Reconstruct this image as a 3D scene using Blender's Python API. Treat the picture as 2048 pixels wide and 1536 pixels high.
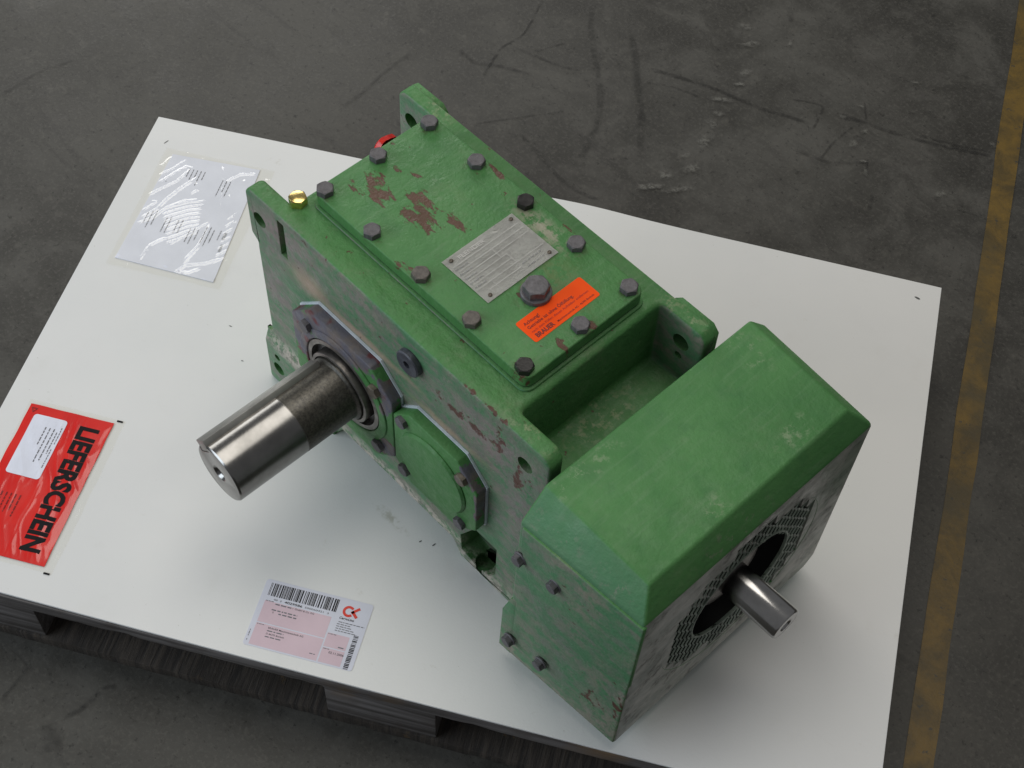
import bpy, bmesh, math, random
from mathutils import Vector, Matrix, noise
import numpy as np

for o in list(bpy.data.objects):
    bpy.data.objects.remove(o)
SC = bpy.context.scene
COL = SC.collection
K = 0.001                 # the scene is laid out in millimetres, gear-unit axes
ZB = 148.0                # height of the board surface above the floor (mm)
random.seed(7)

# ------------------------------------------------------------------ camera
cd = bpy.data.cameras.new('camera')
cam = bpy.data.objects.new('camera', cd)
COL.objects.link(cam)
cd.sensor_width = 36.0
cd.lens = 3024.593 * 36.0 / 2048.0
cd.clip_start = 0.05
cd.clip_end = 60.0
cam.matrix_world = Matrix(((0.68553139, -0.61464585, 0.39020147, 0.9567136),
                           (0.72721524, 0.55254606, -0.4072479, -0.6532833),
                           (0.03470895, 0.56294167, 0.8257675, 1.7011822 + ZB * K),
                           (0, 0, 0, 1)))
SC.camera = cam
SC.render.resolution_x = 1024
SC.render.resolution_y = 768
SC.view_settings.view_transform = 'Standard'
SC.view_settings.look = 'None'
SC.view_settings.exposure = -0.12
SC.view_settings.gamma = 1.0
SC.view_settings.use_curve_mapping = False
SC.render.engine = 'CYCLES'

# ------------------------------------------------------------------ light: a workshop with daylight from high windows
w = bpy.data.worlds.new('World')
SC.world = w
w.use_nodes = True
bg = w.node_tree.nodes['Background']
bg.inputs[0].default_value = (0.95, 0.97, 1.0, 1)
bg.inputs[1].default_value = 0.17

def area(name, pos, tgt, sx, sy, power, col):
    l = bpy.data.lights.new(name, 'AREA')
    l.shape = 'RECTANGLE'
    l.size = sx
    l.size_y = sy
    l.energy = power
    l.color = col
    o = bpy.data.objects.new(name, l)
    COL.objects.link(o)
    d = Vector(tgt) - Vector(pos)
    o.rotation_euler = d.to_track_quat('-Z', 'Y').to_euler()
    o.location = pos
    return o

area('window_light', (-4.0, 2.1, 2.25), (0.0, 0.1, 0.3), 3.4, 1.5, 66, (1.0, 0.985, 0.95))
area('roof_light', (-0.4, 0.9, 4.8), (0.15, 0.1, 0.2), 3.6, 2.6, 94, (1.0, 0.96, 0.885))
area('side_window_light', (-2.0, -3.3, 1.9), (0.0, 0.0, 0.2), 4.6, 1.7, 120, (0.80, 0.90, 1.0))

# ------------------------------------------------------------------ mesh helpers (mm)
WM = {}

def finish(bm, bevel=0.0, segs=2, ang=32, smooth=True, sharp=38, weight=None):
    bmesh.ops.recalc_face_normals(bm, faces=bm.faces)
    if weight:
        lay = bm.edges.layers.float.new('bevel_weight_edge')
        for e in bm.edges:
            if len(e.link_faces) == 2 and e.calc_face_angle(0) > math.radians(ang):
                e[lay] = weight(e)
    me = bpy.data.meshes.new('m')
    bm.to_mesh(me)
    bm.free()
    if bevel > 0:
        t = bpy.data.objects.new('t', me)
        COL.objects.link(t)
        md = t.modifiers.new('b', 'BEVEL')
        md.width = bevel
        md.segments = segs
        md.limit_method = 'WEIGHT' if weight else 'ANGLE'
        md.angle_limit = math.radians(ang)
        md.use_clamp_overlap = not weight
        md.miter_outer = 'MITER_ARC' if weight else 'MITER_SHARP'
        me = evaluated(t)
    me.transform(Matrix.Scale(K, 4))
    if smooth:
        me.polygons.foreach_set('use_smooth', [True] * len(me.polygons))
        me.set_sharp_from_angle(angle=math.radians(sharp))
    return me

def evaluated(t):
    dg = bpy.context.evaluated_depsgraph_get()
    dg.update()
    me = bpy.data.meshes.new_from_object(t.evaluated_get(dg))
    old = t.data
    bpy.data.objects.remove(t)
    if old.users == 0:
        bpy.data.meshes.remove(old)
    return me

def obj(name, me, mat, parent=None, loc=(0, 0, ZB * K), rot=None):
    me.name = name
    if mat is not None and not me.materials:
        me.materials.append(mat)
    o = bpy.data.objects.new(name, me)
    COL.objects.link(o)
    place(o, parent, loc, rot)
    return o

def place(o, parent, loc, rot=None):
    m = Matrix.Translation(loc)
    if rot is not None:
        m = m @ rot.to_4x4()
    o.matrix_basis = m
    if parent is not None:
        o.parent = parent
        o.matrix_parent_inverse = WM[parent.name].inverted()
    WM[o.name] = m

def thing(name, label, cat, loc, group=None):
    o = bpy.data.objects.new(name, None)
    o.empty_display_size = 0.05
    COL.objects.link(o)
    place(o, None, loc)
    return tag(o, label, cat, group)

def tag(o, label, cat, group=None):
    o['label'] = label
    o['category'] = cat
    if group:
        o['group'] = group
    return o

def box(bm, x0, x1, y0, y1, z0, z1, f=None):
    vs = [(x0, y0, z0), (x1, y0, z0), (x1, y1, z0), (x0, y1, z0), (x0, y0, z1), (x1, y0, z1), (x1, y1, z1), (x0, y1, z1)]
    v = [bm.verts.new(f(*p) if f else p) for p in vs]
    for q in ((0, 3, 2, 1), (4, 5, 6, 7), (0, 1, 5, 4), (1, 2, 6, 5), (2, 3, 7, 6), (3, 0, 4, 7)):
        bm.faces.new([v[i] for i in q])
    return bm

def prism(bm, pts, lo, hi, ax='y'):
    """pts: outline in the two other axes; extruded between lo and hi along ax"""
    def mk(p, h):
        return {'y': (p[0], h, p[1]), 'z': (p[0], p[1], h), 'x': (h, p[0], p[1])}[ax]
    a = [bm.verts.new(mk(p, lo)) for p in pts]
    b = [bm.verts.new(mk(p, hi)) for p in pts]
    bm.faces.new(a)
    bm.faces.new(b[::-1])
    n = len(pts)
    for i in range(n):
        bm.faces.new((a[i], b[i], b[(i + 1) % n], a[(i + 1) % n]))
    return bm

def lathe(bm, prof, c=(0, 0, 0), ax='z', n=48, caps=True):
    """prof: list of (radius, height) along ax"""
    def mk(r, h, a):
        s, t = r * math.cos(a), r * math.sin(a)
        p = {'z': (s, t, h), 'y': (s, h, t), 'x': (h, s, t)}[ax]
        return (p[0] + c[0], p[1] + c[1], p[2] + c[2])
    rings = []
    for r, h in prof:
        if r < 1e-6:
            rings.append([bm.verts.new(mk(0, h, 0))])
        else:
            rings.append([bm.verts.new(mk(r, h, 2 * math.pi * i / n)) for i in range(n)])
    for A, Bv in zip(rings[:-1], rings[1:]):
        for i in range(n):
            j = (i + 1) % n
            if len(A) == 1 and len(Bv) == 1:
                continue
            if len(A) == 1:
                bm.faces.new((A[0], Bv[i], Bv[j]))
            elif len(Bv) == 1:
                bm.faces.new((A[i], A[j], Bv[0]))
            else:
                bm.faces.new((A[i], A[j], Bv[j], Bv[i]))
    if caps:
        for Rg in (rings[0], rings[-1]):
            if len(Rg) > 1:
                bm.faces.new(Rg)
    return bm

def tmp(bm):
    bmesh.ops.recalc_face_normals(bm, faces=bm.faces)
    me = bpy.data.meshes.new('t')
    bm.to_mesh(me)
    bm.free()
    o = bpy.data.objects.new('t', me)
    COL.objects.link(o)
    return o

def boolean(base, ops):
    """ops: list of (bmesh, 'UNION' or 'DIFFERENCE'); returns a bmesh"""
    t = tmp(base)
    cut = []
    for b, op in ops:
        c = tmp(b)
        md = t.modifiers.new('x', 'BOOLEAN')
        md.object = c
        md.operation = op
        md.solver = 'EXACT'
        cut.append(c)
    me = evaluated(t)
    for c in cut:
        m = c.data
        bpy.data.objects.remove(c)
        bpy.data.meshes.remove(m)
    r = bmesh.new()
    r.from_mesh(me)
    bpy.data.meshes.remove(me)
    bmesh.ops.remove_doubles(r, verts=r.verts, dist=0.02)
    bmesh.ops.dissolve_limit(r, angle_limit=math.radians(1.0), verts=r.verts, edges=r.edges)
    return r

def NB():
    return bmesh.new()

# ------------------------------------------------------------------ node helpers
class NT:
    def __init__(s, name):
        s.m = bpy.data.materials.new(name)
        s.m.use_nodes = True
        s.t = s.m.node_tree
        s.p = s.t.nodes['Principled BSDF']
        s.out = s.t.nodes['Material Output']
        s.tc = s.t.nodes.new('ShaderNodeTexCoord')
        s.o = s.tc.outputs['Object']

    def n(s, typ, **kw):
        d = s.t.nodes.new(typ)
        for k, v in kw.items():
            setattr(d, k, v)
        return d

    def set(s, sock, v):
        if hasattr(v, 'is_output') or isinstance(v, bpy.types.NodeSocket):
            s.t.links.new(v, sock)
        elif isinstance(v, (tuple, list)) and len(v) == 3 and sock.type == 'RGBA':
            sock.default_value = (*v, 1)
        else:
            sock.default_value = v

    def math(s, op, a, b=0.0, c=None, clamp=False):
        d = s.n('ShaderNodeMath', operation=op, use_clamp=clamp)
        s.set(d.inputs[0], a)
        s.set(d.inputs[1], b)
        if c is not None:
            s.set(d.inputs[2], c)
        return d.outputs[0]

    def noise(s, scale, detail=4, rough=.55, vec=None, dist=0.0, col=False):
        d = s.n('ShaderNodeTexNoise')
        s.set(d.inputs['Vector'], vec or s.o)
        d.inputs['Scale'].default_value = scale
        d.inputs['Detail'].default_value = detail
        d.inputs['Roughness'].default_value = rough
        d.inputs['Distortion'].default_value = dist
        return d.outputs['Color' if col else 'Fac']

    def vor(s, scale, vec=None, feature='F1'):
        d = s.n('ShaderNodeTexVoronoi', feature=feature)
        s.set(d.inputs['Vector'], vec or s.o)
        d.inputs['Scale'].default_value = scale
        return d.outputs['Distance']

    def mapr(s, v, a, b, c=0.0, e=1.0, smooth=True):
        d = s.n('ShaderNodeMapRange')
        d.interpolation_type = 'SMOOTHSTEP' if smooth else 'LINEAR'
        s.set(d.inputs[0], v)
        d.inputs[1].default_value = a
        d.inputs[2].default_value = b
        d.inputs[3].default_value = c
        d.inputs[4].default_value = e
        return d.outputs[0]

    def mapping(s, loc=(0, 0, 0), rot=(0, 0, 0), sc=(1, 1, 1), vec=None):
        d = s.n('ShaderNodeMapping')
        s.set(d.inputs[0], vec or s.o)
        d.inputs[1].default_value = loc
        d.inputs[2].default_value = rot
        d.inputs[3].default_value = sc
        return d.outputs[0]

    def mix(s, f, a, b):
        d = s.n('ShaderNodeMix', data_type='RGBA')
        s.set(d.inputs[0], f)
        s.set(d.inputs[6], a)
        s.set(d.inputs[7], b)
        return d.outputs[2]

    def sep(s, v):
        d = s.n('ShaderNodeSeparateXYZ')
        s.set(d.inputs[0], v)
        return d.outputs

    def bump(s, h, strength=.3, dist=.001, nrm=None):
        d = s.n('ShaderNodeBump')
        d.inputs['Strength'].default_value = strength
        d.inputs['Distance'].default_value = dist
        s.set(d.inputs['Height'], h)
        if nrm is not None:
            s.set(d.inputs['Normal'], nrm)
        return d.outputs[0]

    def spots(s, L, soft=1.0, wob=0.0):
        """union of soft ellipsoids; L: (centre mm, radii mm)"""
        vec = s.o
        if wob:
            nz = s.n('ShaderNodeTexNoise')
            s.set(nz.inputs['Vector'], s.o)
            nz.inputs['Scale'].default_value = 45
            nz.inputs['Detail'].default_value = 3
            v = s.n('ShaderNodeVectorMath', operation='SUBTRACT')
            s.set(v.inputs[0], nz.outputs['Color'])
            v.inputs[1].default_value = (.5, .5, .5)
            v2 = s.n('ShaderNodeVectorMath', operation='SCALE')
            s.set(v2.inputs[0], v.outputs[0])
            v2.inputs['Scale'].default_value = wob * K
            v3 = s.n('ShaderNodeVectorMath', operation='ADD')
            s.set(v3.inputs[0], s.o)
            s.set(v3.inputs[1], v2.outputs[0])
            vec = v3.outputs[0]
        acc = None
        for c, r in L:
            a = s.n('ShaderNodeVectorMath', operation='SUBTRACT')
            s.set(a.inputs[0], vec)
            a.inputs[1].default_value = tuple(x * K for x in c)
            b = s.n('ShaderNodeVectorMath', operation='DIVIDE')
            s.set(b.inputs[0], a.outputs[0])
            b.inputs[1].default_value = tuple(x * K for x in r)
            l = s.n('ShaderNodeVectorMath', operation='LENGTH')
            s.set(l.inputs[0], b.outputs[0])
            f = s.mapr(l.outputs['Value'], 1 + .5 * soft, max(0.0, 1 - .9 * soft), 0, 1)
            acc = f if acc is None else s.math('MAXIMUM', acc, f)
        return acc

    def edge(s, r, lo=.02, hi=.35):
        b = s.n('ShaderNodeBevel')
        b.samples = 4
        b.inputs['Radius'].default_value = r * K
        g = s.n('ShaderNodeNewGeometry')
        d = s.n('ShaderNodeVectorMath', operation='DOT_PRODUCT')
        s.set(d.inputs[0], b.outputs[0])
        s.set(d.inputs[1], g.outputs['Normal'])
        return s.mapr(s.math('SUBTRACT', 1.0, d.outputs['Value']), lo, hi)

    def fin(s, col=None, rough=None, normal=None, metal=None, spec=None, **kw):
        for k, v in (('Base Color', col), ('Roughness', rough), ('Normal', normal), ('Metallic', metal), ('Specular IOR Level', spec)):
            if v is not None:
                s.set(s.p.inputs[k], v)
        return s.m

GREEN = (0.062, 0.195, 0.058)
GREEN2 = (0.085, 0.238, 0.075)
GREEN3 = (0.040, 0.145, 0.052)
BROWN = (0.098, 0.037, 0.028)
DUST = (0.30, 0.25, 0.20)
STEELBL = (0.120, 0.118, 0.145)

def paint(name, chips=None, chip_thr=.5, dust_cool_front=0.0, dust_all=0.0, fleck=.62, extra=None, rough=.42, dark=None, wear_tones=None, darkcol=STEELBL, chipdir=(70, 24, 60), bumpy=1.0, teal=0.0):
    t = NT(name)
    big = t.noise(7, 5, .6)
    mid = t.noise(38, 5, .6)
    streak = t.noise(1.0, 4, .6, t.mapping(sc=(150, 14, 60), rot=(0, 0, .12)))
    c = t.mix(t.mapr(big, .33, .68), GREEN, GREEN2)
    c = t.mix(t.math('MULTIPLY', t.mapr(mid, .45, .75), .32), c, GREEN3)
    c = t.mix(t.math('MULTIPLY', t.mapr(streak, .5, .75), .34), c, (0.15, 0.275, 0.135))
    geo = t.n('ShaderNodeNewGeometry')
    nrm = t.sep(geo.outputs['Normal'])
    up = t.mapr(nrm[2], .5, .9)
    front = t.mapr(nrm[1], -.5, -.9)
    # grime that clings to the vertical machined faces, in streaks along the housing
    dn = t.noise(1.0, 7, .68, t.mapping(sc=(9, 30, 42), rot=(0, .62, 0)), dist=.6)
    dn2 = t.noise(62, 6, .72)
    d = t.math('MULTIPLY', t.mapr(dn, .34, .60), t.mapr(dn2, .34, .56))
    if dust_cool_front:
        f = t.math('MULTIPLY', t.math('MULTIPLY', d, front), dust_cool_front)
        gr = t.mix(t.mapr(t.noise(30, 4, .6), .35, .65), (0.275, 0.225, 0.195), (0.215, 0.190, 0.180))
        c = t.mix(t.math('MULTIPLY', front, .5), c, (0.100, 0.240, 0.150))  # front-facing surfaces tinted teal: the cool side light put into the colour
        c = t.mix(f, c, gr)
    if dust_all:
        f = t.math('MULTIPLY', t.math('MULTIPLY', t.mapr(t.noise(16, 7, .7), .48, .72), t.mapr(dn2, .38, .62)), dust_all)
        c = t.mix(f, c, DUST)
    if wear_tones:
        for L, colw, amt, thr in wear_tones:
            f = t.math('MULTIPLY', t.spots(L, 1.0, 10), t.mapr(t.noise(75, 6, .75), thr, thr + .12))
            c = t.mix(t.math('MULTIPLY', f, amt), c, colw)
    # small rust flecks everywhere
    fl = t.mapr(t.noise(85, 3, .6), fleck + .06, fleck + .11)
    c = t.mix(t.math('MULTIPLY', fl, .85), c, BROWN)
    hgt = t.math('MULTIPLY', fl, -.5)
    if chips:
        m = t.spots(chips, 1.0, 12)
        nz = t.noise(1.0, 5, .62, t.mapping(sc=chipdir, rot=(0, 0, .5)), dist=.4)
        f = t.mapr(t.math('ADD', t.math('MULTIPLY', m, .46), nz), .5 + chip_thr * .42, .5 + chip_thr * .42 + .085)
        c = t.mix(t.math('MULTIPLY', f, .92), c, t.mix(t.mapr(mid, .3, .7), BROWN, (0.125, 0.048, 0.036)))
        hgt = t.math('SUBTRACT', hgt, f)
    if dark:
        L, thr = dark
        m = t.spots(L, .8, 20)
        f = t.mapr(t.math('ADD', t.math('MULTIPLY', m, .55), t.noise(24, 5, .6, dist=.8)), thr, thr + .05)
        dc = t.mix(t.mapr(t.noise(40, 4), .35, .7), darkcol, (0.175, 0.145, 0.130))
        dc = t.mix(t.mapr(t.noise(19, 3), .56, .62), dc, (0.14, 0.045, 0.05))
        c = t.mix(f, c, dc)
    e = t.edge(2.2)
    c = t.mix(t.math('MULTIPLY', t.math('MULTIPLY', e, t.mapr(t.noise(50, 5, .7), .42, .62)), .55), c, (0.22, 0.33, 0.20))
    peel = t.math('ADD', t.math('MULTIPLY', t.noise(260, 3, .55), .7), t.math('MULTIPLY', t.noise(105, 4, .6), 1.7))
    h = t.math('ADD', t.math('MULTIPLY', peel, bumpy), t.math('MULTIPLY', hgt, .5))
    r = t.mapr(t.noise(55, 5, .65), .3, .7, rough - .04, rough + .20)
    return t.fin(c, r, t.bump(h, .60, .0012), spec=.30)

def steel(name, base=(.42, .41, .39), rough=.22, dirty=None, axis='y', tint=None, ani=.0):
    t = NT(name)
    sc = {'y': (240, 12, 240), 'x': (12, 240, 240), 'z': (200, 200, 200)}[axis]
    turn = {'y': (14, 900, 14), 'x': (900, 14, 14), 'z': (60, 60, 60)}[axis]
    g = t.noise(1, 4, .6, t.mapping(sc=turn))
    g2 = t.noise(1, 3, .6, t.mapping(sc=sc))
    c = t.mix(t.mapr(t.noise(30, 5, .6), .3, .75), base, tuple(x * .72 for x in base))
    r = t.mapr(g, .3, .7, rough * .96, rough * 1.05)
    me = 1.0
    if dirty:
        lo, hi, k = dirty
        p = t.sep(t.o)[1]
        f = t.mapr(p, lo * K, hi * K)
        nn = t.noise(300, 6, .75)
        streaks = t.noise(1, 5, .7, t.mapping(sc=(45, 16, 45)))
        dc = t.mix(t.mapr(nn, .36, .64), (.045, .042, .037), (.105, .097, .080))
        ff = t.math('MULTIPLY', f, t.mapr(streaks, .25, .5, .82, 1))
        c = t.mix(ff, c, dc)
        r = t.math('ADD', r, t.math('MULTIPLY', ff, .17))
        me = t.mapr(ff, 0, 1, 1, .65)
    b = t.bump(t.math('ADD', g, t.math('MULTIPLY', g2, .4)), .03, .0003)
    return t.fin(c, r, b, me)

def plain(name, col, rough=.5, metal=0.0, var=.18, nscale=60, bump=.1, spec=.5, bdist=.0006):
    t = NT(name)
    n1 = t.noise(nscale, 5, .6)
    c = t.mix(t.mapr(n1, .3, .72), tuple(x * (1 - var) for x in col), tuple(min(1, x * (1 + var)) for x in col))
    return t.fin(c, t.mapr(t.noise(nscale * .6, 4), .3, .7, max(.03, rough - .08), rough + .08), t.bump(t.noise(nscale * 3, 4), bump, bdist), metal, spec)

# ------------------------------------------------------------------ materials
M = {}
M['housing'] = paint('housing_paint', dust_cool_front=.80, dust_all=.24, fleck=.63, bumpy=1.25,
    chips=[((310, -45, 320), (90, 12, 16)), ((330, -42, 383), (60, 6, 8)), ((395, -45, 300), (26, 12, 50)), ((360, -45, 340), (22, 12, 40)), ((30, -44, 378), (30, 8, 10))], chip_thr=.86,
    wear_tones=[([((125, -42, 292), (100, 12, 8)), ((275, -42, 267), (62, 12, 7)), ((35, -42, 300), (36, 12, 22))], (0.42, 0.31, 0.225), .9, .22),
          ([((-25, -48, 96), (62, 16, 14)), ((200, -45, 34), (170, 16, 14)), ((350, -46, 12), (80, 18, 16))], (0.55, 0.49, 0.42), .95, .43),
          ([((350, -42, 325), (80, 12, 60)), ((395, -42, 250), (40, 12, 120)), ((10, -42, 345), (60, 12, 40)), ((-40, -42, 220), (30, 12, 90))], (0.235, 0.195, 0.185), .72, .42),
          ([((333, -24, 48), (40, 24, 60))], (0.030, 0.028, 0.018), .9, .25),  # near-black tone over the inside of the right foot's bolt pocket
          ([((320, -45, 315), (60, 12, 22)), ((-30, -45, 350), (50, 12, 26))], (0.30, 0.23, 0.22), .7, .36),
          ([((390, -30, 383), (40, 14, 8)), ((390, 200, 383), (40, 16, 8)), ((-20, 205, 383), (30, 14, 8)), ((385, 90, 281), (24, 60, 10))], (0.34, 0.36, 0.22), .6, .50)])
BPOS = [(11.4 + i * 81.7, y) for i in range(5) for y in (9.5, 166.5)] + [(11.4, 88), (339, 91)]
M['cover'] = paint('cover_paint', dust_all=.10, fleck=.645, rough=.38,
    chips=[((110, 66, 405), (40, 30, 30)), ((90, 84, 405), (28, 20, 30)), ((42, 65, 405), (34, 15, 30)), ((58, 52, 405), (32, 18, 30)), ((139, 91, 405), (30, 11, 30)), ((33, 40, 405), (20, 10, 30)),
           ((42, 94, 405), (18, 7, 30)), ((62, 104, 405), (14, 6, 30)), ((153, 6, 405), (18, 7, 30)), ((345, 62, 405), (16, 9, 30)), ((117, 176, 405), (26, 6, 30)), ((235, 177, 405), (16, 5, 30)), ((268, 74, 405), (12, 12, 20)), ((338, 4, 400), (16, 12, 20)), ((343, 100, 405), (12, 9, 20))], chip_thr=.80, chipdir=(60, 130, 60),
    wear_tones=[([((x + 1, y - 1, 404), (13.5, 13.5, 8)) for x, y in BPOS] + [((275.5, 86.5, 404), (24, 24, 8))], (0.060, 0.036, 0.024), .85, .46), ([((212, 156, 405), (44, 15, 10))], (0.36, 0.34, 0.26), .9, .44), ([((270, 110, 405), (70, 40, 10))], (0.16, 0.20, 0.08), .5, .45)])
M['cowl'] = paint('cowl_paint', dust_all=.08, fleck=.70, rough=.47, bumpy=.7, dust_cool_front=.10,
    wear_tones=[([((470, 225, 371), (30, 20, 8)), ((570, 180, 371), (18, 30, 8)), ((575, 50, 371), (14, 24, 8)), ((455, -20, 371), (14, 60, 8))], (0.24, 0.33, 0.19), .8, .50),
          ([((605, 60, 345), (12, 60, 20)), ((480, -80, 345), (40, 20, 14)), ((560, -80, 345), (30, 20, 14))], (0.24, 0.24, 0.19), .75, .52)])
M['cowl_low'] = paint('cowl_lower_paint', dust_cool_front=.62, dust_all=.5, fleck=.64, rough=.50,
    chips=[((570, -92, 90), (30, 12, 50)), ((605, -86, 120), (12, 12, 40))], chip_thr=.85,
    wear_tones=[([((590, -92, 60), (40, 14, 50)), ((445, -95, 40), (14, 12, 40)), ((520, -95, 32), (90, 14, 8)), ((605, -86, 150), (10, 12, 30))], (0.31, 0.26, 0.22), .8, .44)])
M['cov1'] = paint('output_cover_paint', fleck=.7, dark=([((108, -60, 285), (110, 40, 60)), ((30, -60, 230), (36, 30, 70)), ((185, -60, 250), (18, 40, 50)), ((190, -60, 130), (24, 20, 40)), ((60, -60, 200), (30, 20, 60))], .86), rough=.42)
M['cov2'] = paint('intermediate_cover_paint', fleck=.67, dust_all=.08, dark=([((330, -55, 240), (30, 40, 20)), ((345, -50, 190), (9, 30, 60)), ((200, -60, 100), (18, 12, 30))], .95), rough=.42)
M['face'] = NT('cowl_face_metal').m
def _face():
    t = NT('cowl_face_metal')
    n1 = t.noise(1, 7, .7, t.mapping(sc=(30, 12, 30), rot=(.6, 0, 0)))
    n2 = t.noise(45, 6, .7)
    c = t.mix(t.mapr(n1, .35, .68), (.27, .29, .25), (.50, .49, .44))
    c = t.mix(t.math('MULTIPLY', t.mapr(n2, .50, .72), .8), c, (.060, .052, .045))
    c = t.mix(t.math('MULTIPLY', t.mapr(t.noise(9, 5, .6), .52, .66), .5), c, (.10, .19, .11))
    return t.fin(c, t.mapr(n2, .3, .7, .34, .6), t.bump(n2, .25, .0008), 0.0)
M['face'] = _face()
M['grille'] = plain('grille_paint', (.20, .245, .195), .5, 0, .4, 40, .2)
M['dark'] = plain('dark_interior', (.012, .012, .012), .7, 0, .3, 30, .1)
M['shaft'] = steel('ground_shaft_steel', (.275, .268, .258), .22, (-146.5, -144, 1), 'y')
M['input'] = steel('polished_input_shaft_steel', (.52, .51, .50), .19, None, 'x')
M['keysteel'] = steel('key_steel', (.50, .49, .46), .48, None, 'y')
M['ring'] = plain('worn_ring_metal', (.20, .185, .17), .38, .85, .35, 70, .25)
M['ringdark'] = plain('oily_seal_rubber', (.018, .017, .018), .32, 0, .3, 70, .2)
M['bolt'] = plain('blackened_bolt_steel', (.115, .108, .115), .50, .15, .3, 120, .35, bdist=.001)
M['bolt_warm'] = plain('dusty_bolt_steel', (.120, .105, .092), .52, .15, .35, 140, .4)
M['bolt_dark'] = plain('black_oily_bolt_steel', (.026, .024, .023), .34, .3, .3, 120, .3)
M['bolt_worn'] = plain('worn_bolt_steel', (.16, .135, .105), .45, .4, .4, 120, .4)
M['gasket'] = plain('pale_sealant', (.62, .68, .74), .45, 0, .12, 80, .2)
M['brass'] = plain('yellow_zinc', (.86, .66, .25), .20, 1.0, .18, 60, .2)
M['redplastic'] = plain('red_plastic', (.55, .018, .012), .25, 0, .2, 50, .1)
M['plugface'] = plain('dark_plug', (.075, .078, .095), .5, .2, .35, 90, .4)

# ------------------------------------------------------------------ board frame: u right, v towards the viewer
YAW, OX, OY = 0.5619, -570.3, 123.0
CU, SU = math.cos(YAW), math.sin(YAW)
def S(u, v, z=0.0):
    return (OX + CU * u + SU * v, OY + SU * u - CU * v, z)

# ================================================================== the floor
FZ = -ZB
t = NT('worn_concrete')
n1 = t.noise(1.6, 6, .62)
n2 = t.noise(8.5, 9, .70, dist=.5)
n3 = t.noise(170, 4, .65)
n4 = t.noise(1, 6, .7, t.mapping(sc=(5, 26, 5), rot=(0, 0, .9)), dist=.8)
c = t.mix(t.mapr(n1, .36, .64), (.033, .031, .026), (.062, .059, .051))
c = t.mix(t.math('MULTIPLY', t.mapr(n2, .44, .66), .70), c, (.088, .084, .074))
c = t.mix(t.math('MULTIPLY', t.mapr(n2, .48, .26), .6), c, (.027, .025, .021))
c = t.mix(t.math('MULTIPLY', t.mapr(n4, .52, .72), .45), c, (.027, .025, .022))
c = t.mix(t.math('MULTIPLY', t.mapr(n3, .50, .66), .40), c, (.105, .099, .086))
c = t.mix(t.math('MULTIPLY', t.mapr(t.noise(34, 7, .75), .52, .70), .5), c, (.100, .094, .080))
c = t.mix(t.math('MULTIPLY', t.mapr(t.noise(95, 6, .75), .56, .66), .7), c, (.014, .013, .011))
wt = t.n('ShaderNodeTexWhiteNoise')
M['floor'] = t.fin(c, t.mapr(n2, .3, .7, .42, .62), t.bump(t.math('ADD', n3, t.math('MULTIPLY', n2, 2.0)), .30, .0012), spec=.38)

bm = NB()
bmesh.ops.create_grid(bm, x_segments=4, y_segments=4, size=7000)
floor = obj('floor', finish(bm, smooth=False), M['floor'], loc=(0, 0, 0))
floor['kind'] = 'structure'

t = NT('yellow_floor_paint')
nn = t.noise(17, 8, .72, dist=.4)
c = t.mix(t.mapr(nn, .30, .68), (.062, .042, .010), (.165, .098, .012))
c = t.mix(t.math('MULTIPLY', t.mapr(t.noise(5.5, 5, .6), .50, .64), .75), c, (.058, .045, .018))
c = t.mix(t.mapr(t.noise(60, 6, .72), .60, .68), c, (.040, .036, .026))
M['yellow'] = t.fin(c, .5, t.bump(t.noise(170, 4, .65), .3, .001))
bm = NB()
d = Vector((.505, -.863))
nv = Vector((.863, .505))
A = Vector((85, 1527)) - d * 1800
N = 60
rw = [[], []]
for i in range(N + 1):
    p = A + d * (4700 * i / N)
    for s in (0, 1):
        e = random.uniform(-1.5, 1.5)
        qv = p + nv * (s * 37 + e)
        rw[s].append(bm.verts.new((qv.x, qv.y, 1.2)))
for i in range(N):
    bm.faces.new((rw[0][i], rw[0][i + 1], rw[1][i + 1], rw[1][i]))
o = obj('yellow_floor_line', finish(bm, smooth=False), M['yellow'], loc=(0, 0, 0))
o['kind'] = 'structure'

def decal_mat(name, col, thr, scale=70):
    t = NT(name)
    uv = t.n('ShaderNodeUVMap')
    uv.uv_map = 'UVMap'
    p = t.sep(uv.outputs[0])
    a = t.math('ABSOLUTE', t.math('SUBTRACT', p[1], .5))
    f = t.mapr(a, .5, .12)
    e = t.mapr(t.math('ABSOLUTE', t.math('SUBTRACT', p[0], .5)), .5, .38)
    nz = t.mapr(t.noise(scale, 6, .7), thr, thr + .28)
    al = t.math('MULTIPLY', t.math('MULTIPLY', f, e), nz)
    at = t.n('ShaderNodeAttribute')
    at.attribute_type = 'OBJECT'
    at.attribute_name = 'strength'
    al = t.math('MULTIPLY', al, at.outputs['Fac'])
    t.set(t.p.inputs['Alpha'], al)
    return t.fin(col, .55)
M['scuff'] = decal_mat('rubber_scuff', (.016, .015, .013), .34, 45)
M['flake'] = decal_mat('pale_paint_residue', (.17, .165, .145), .34, 120)

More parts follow.
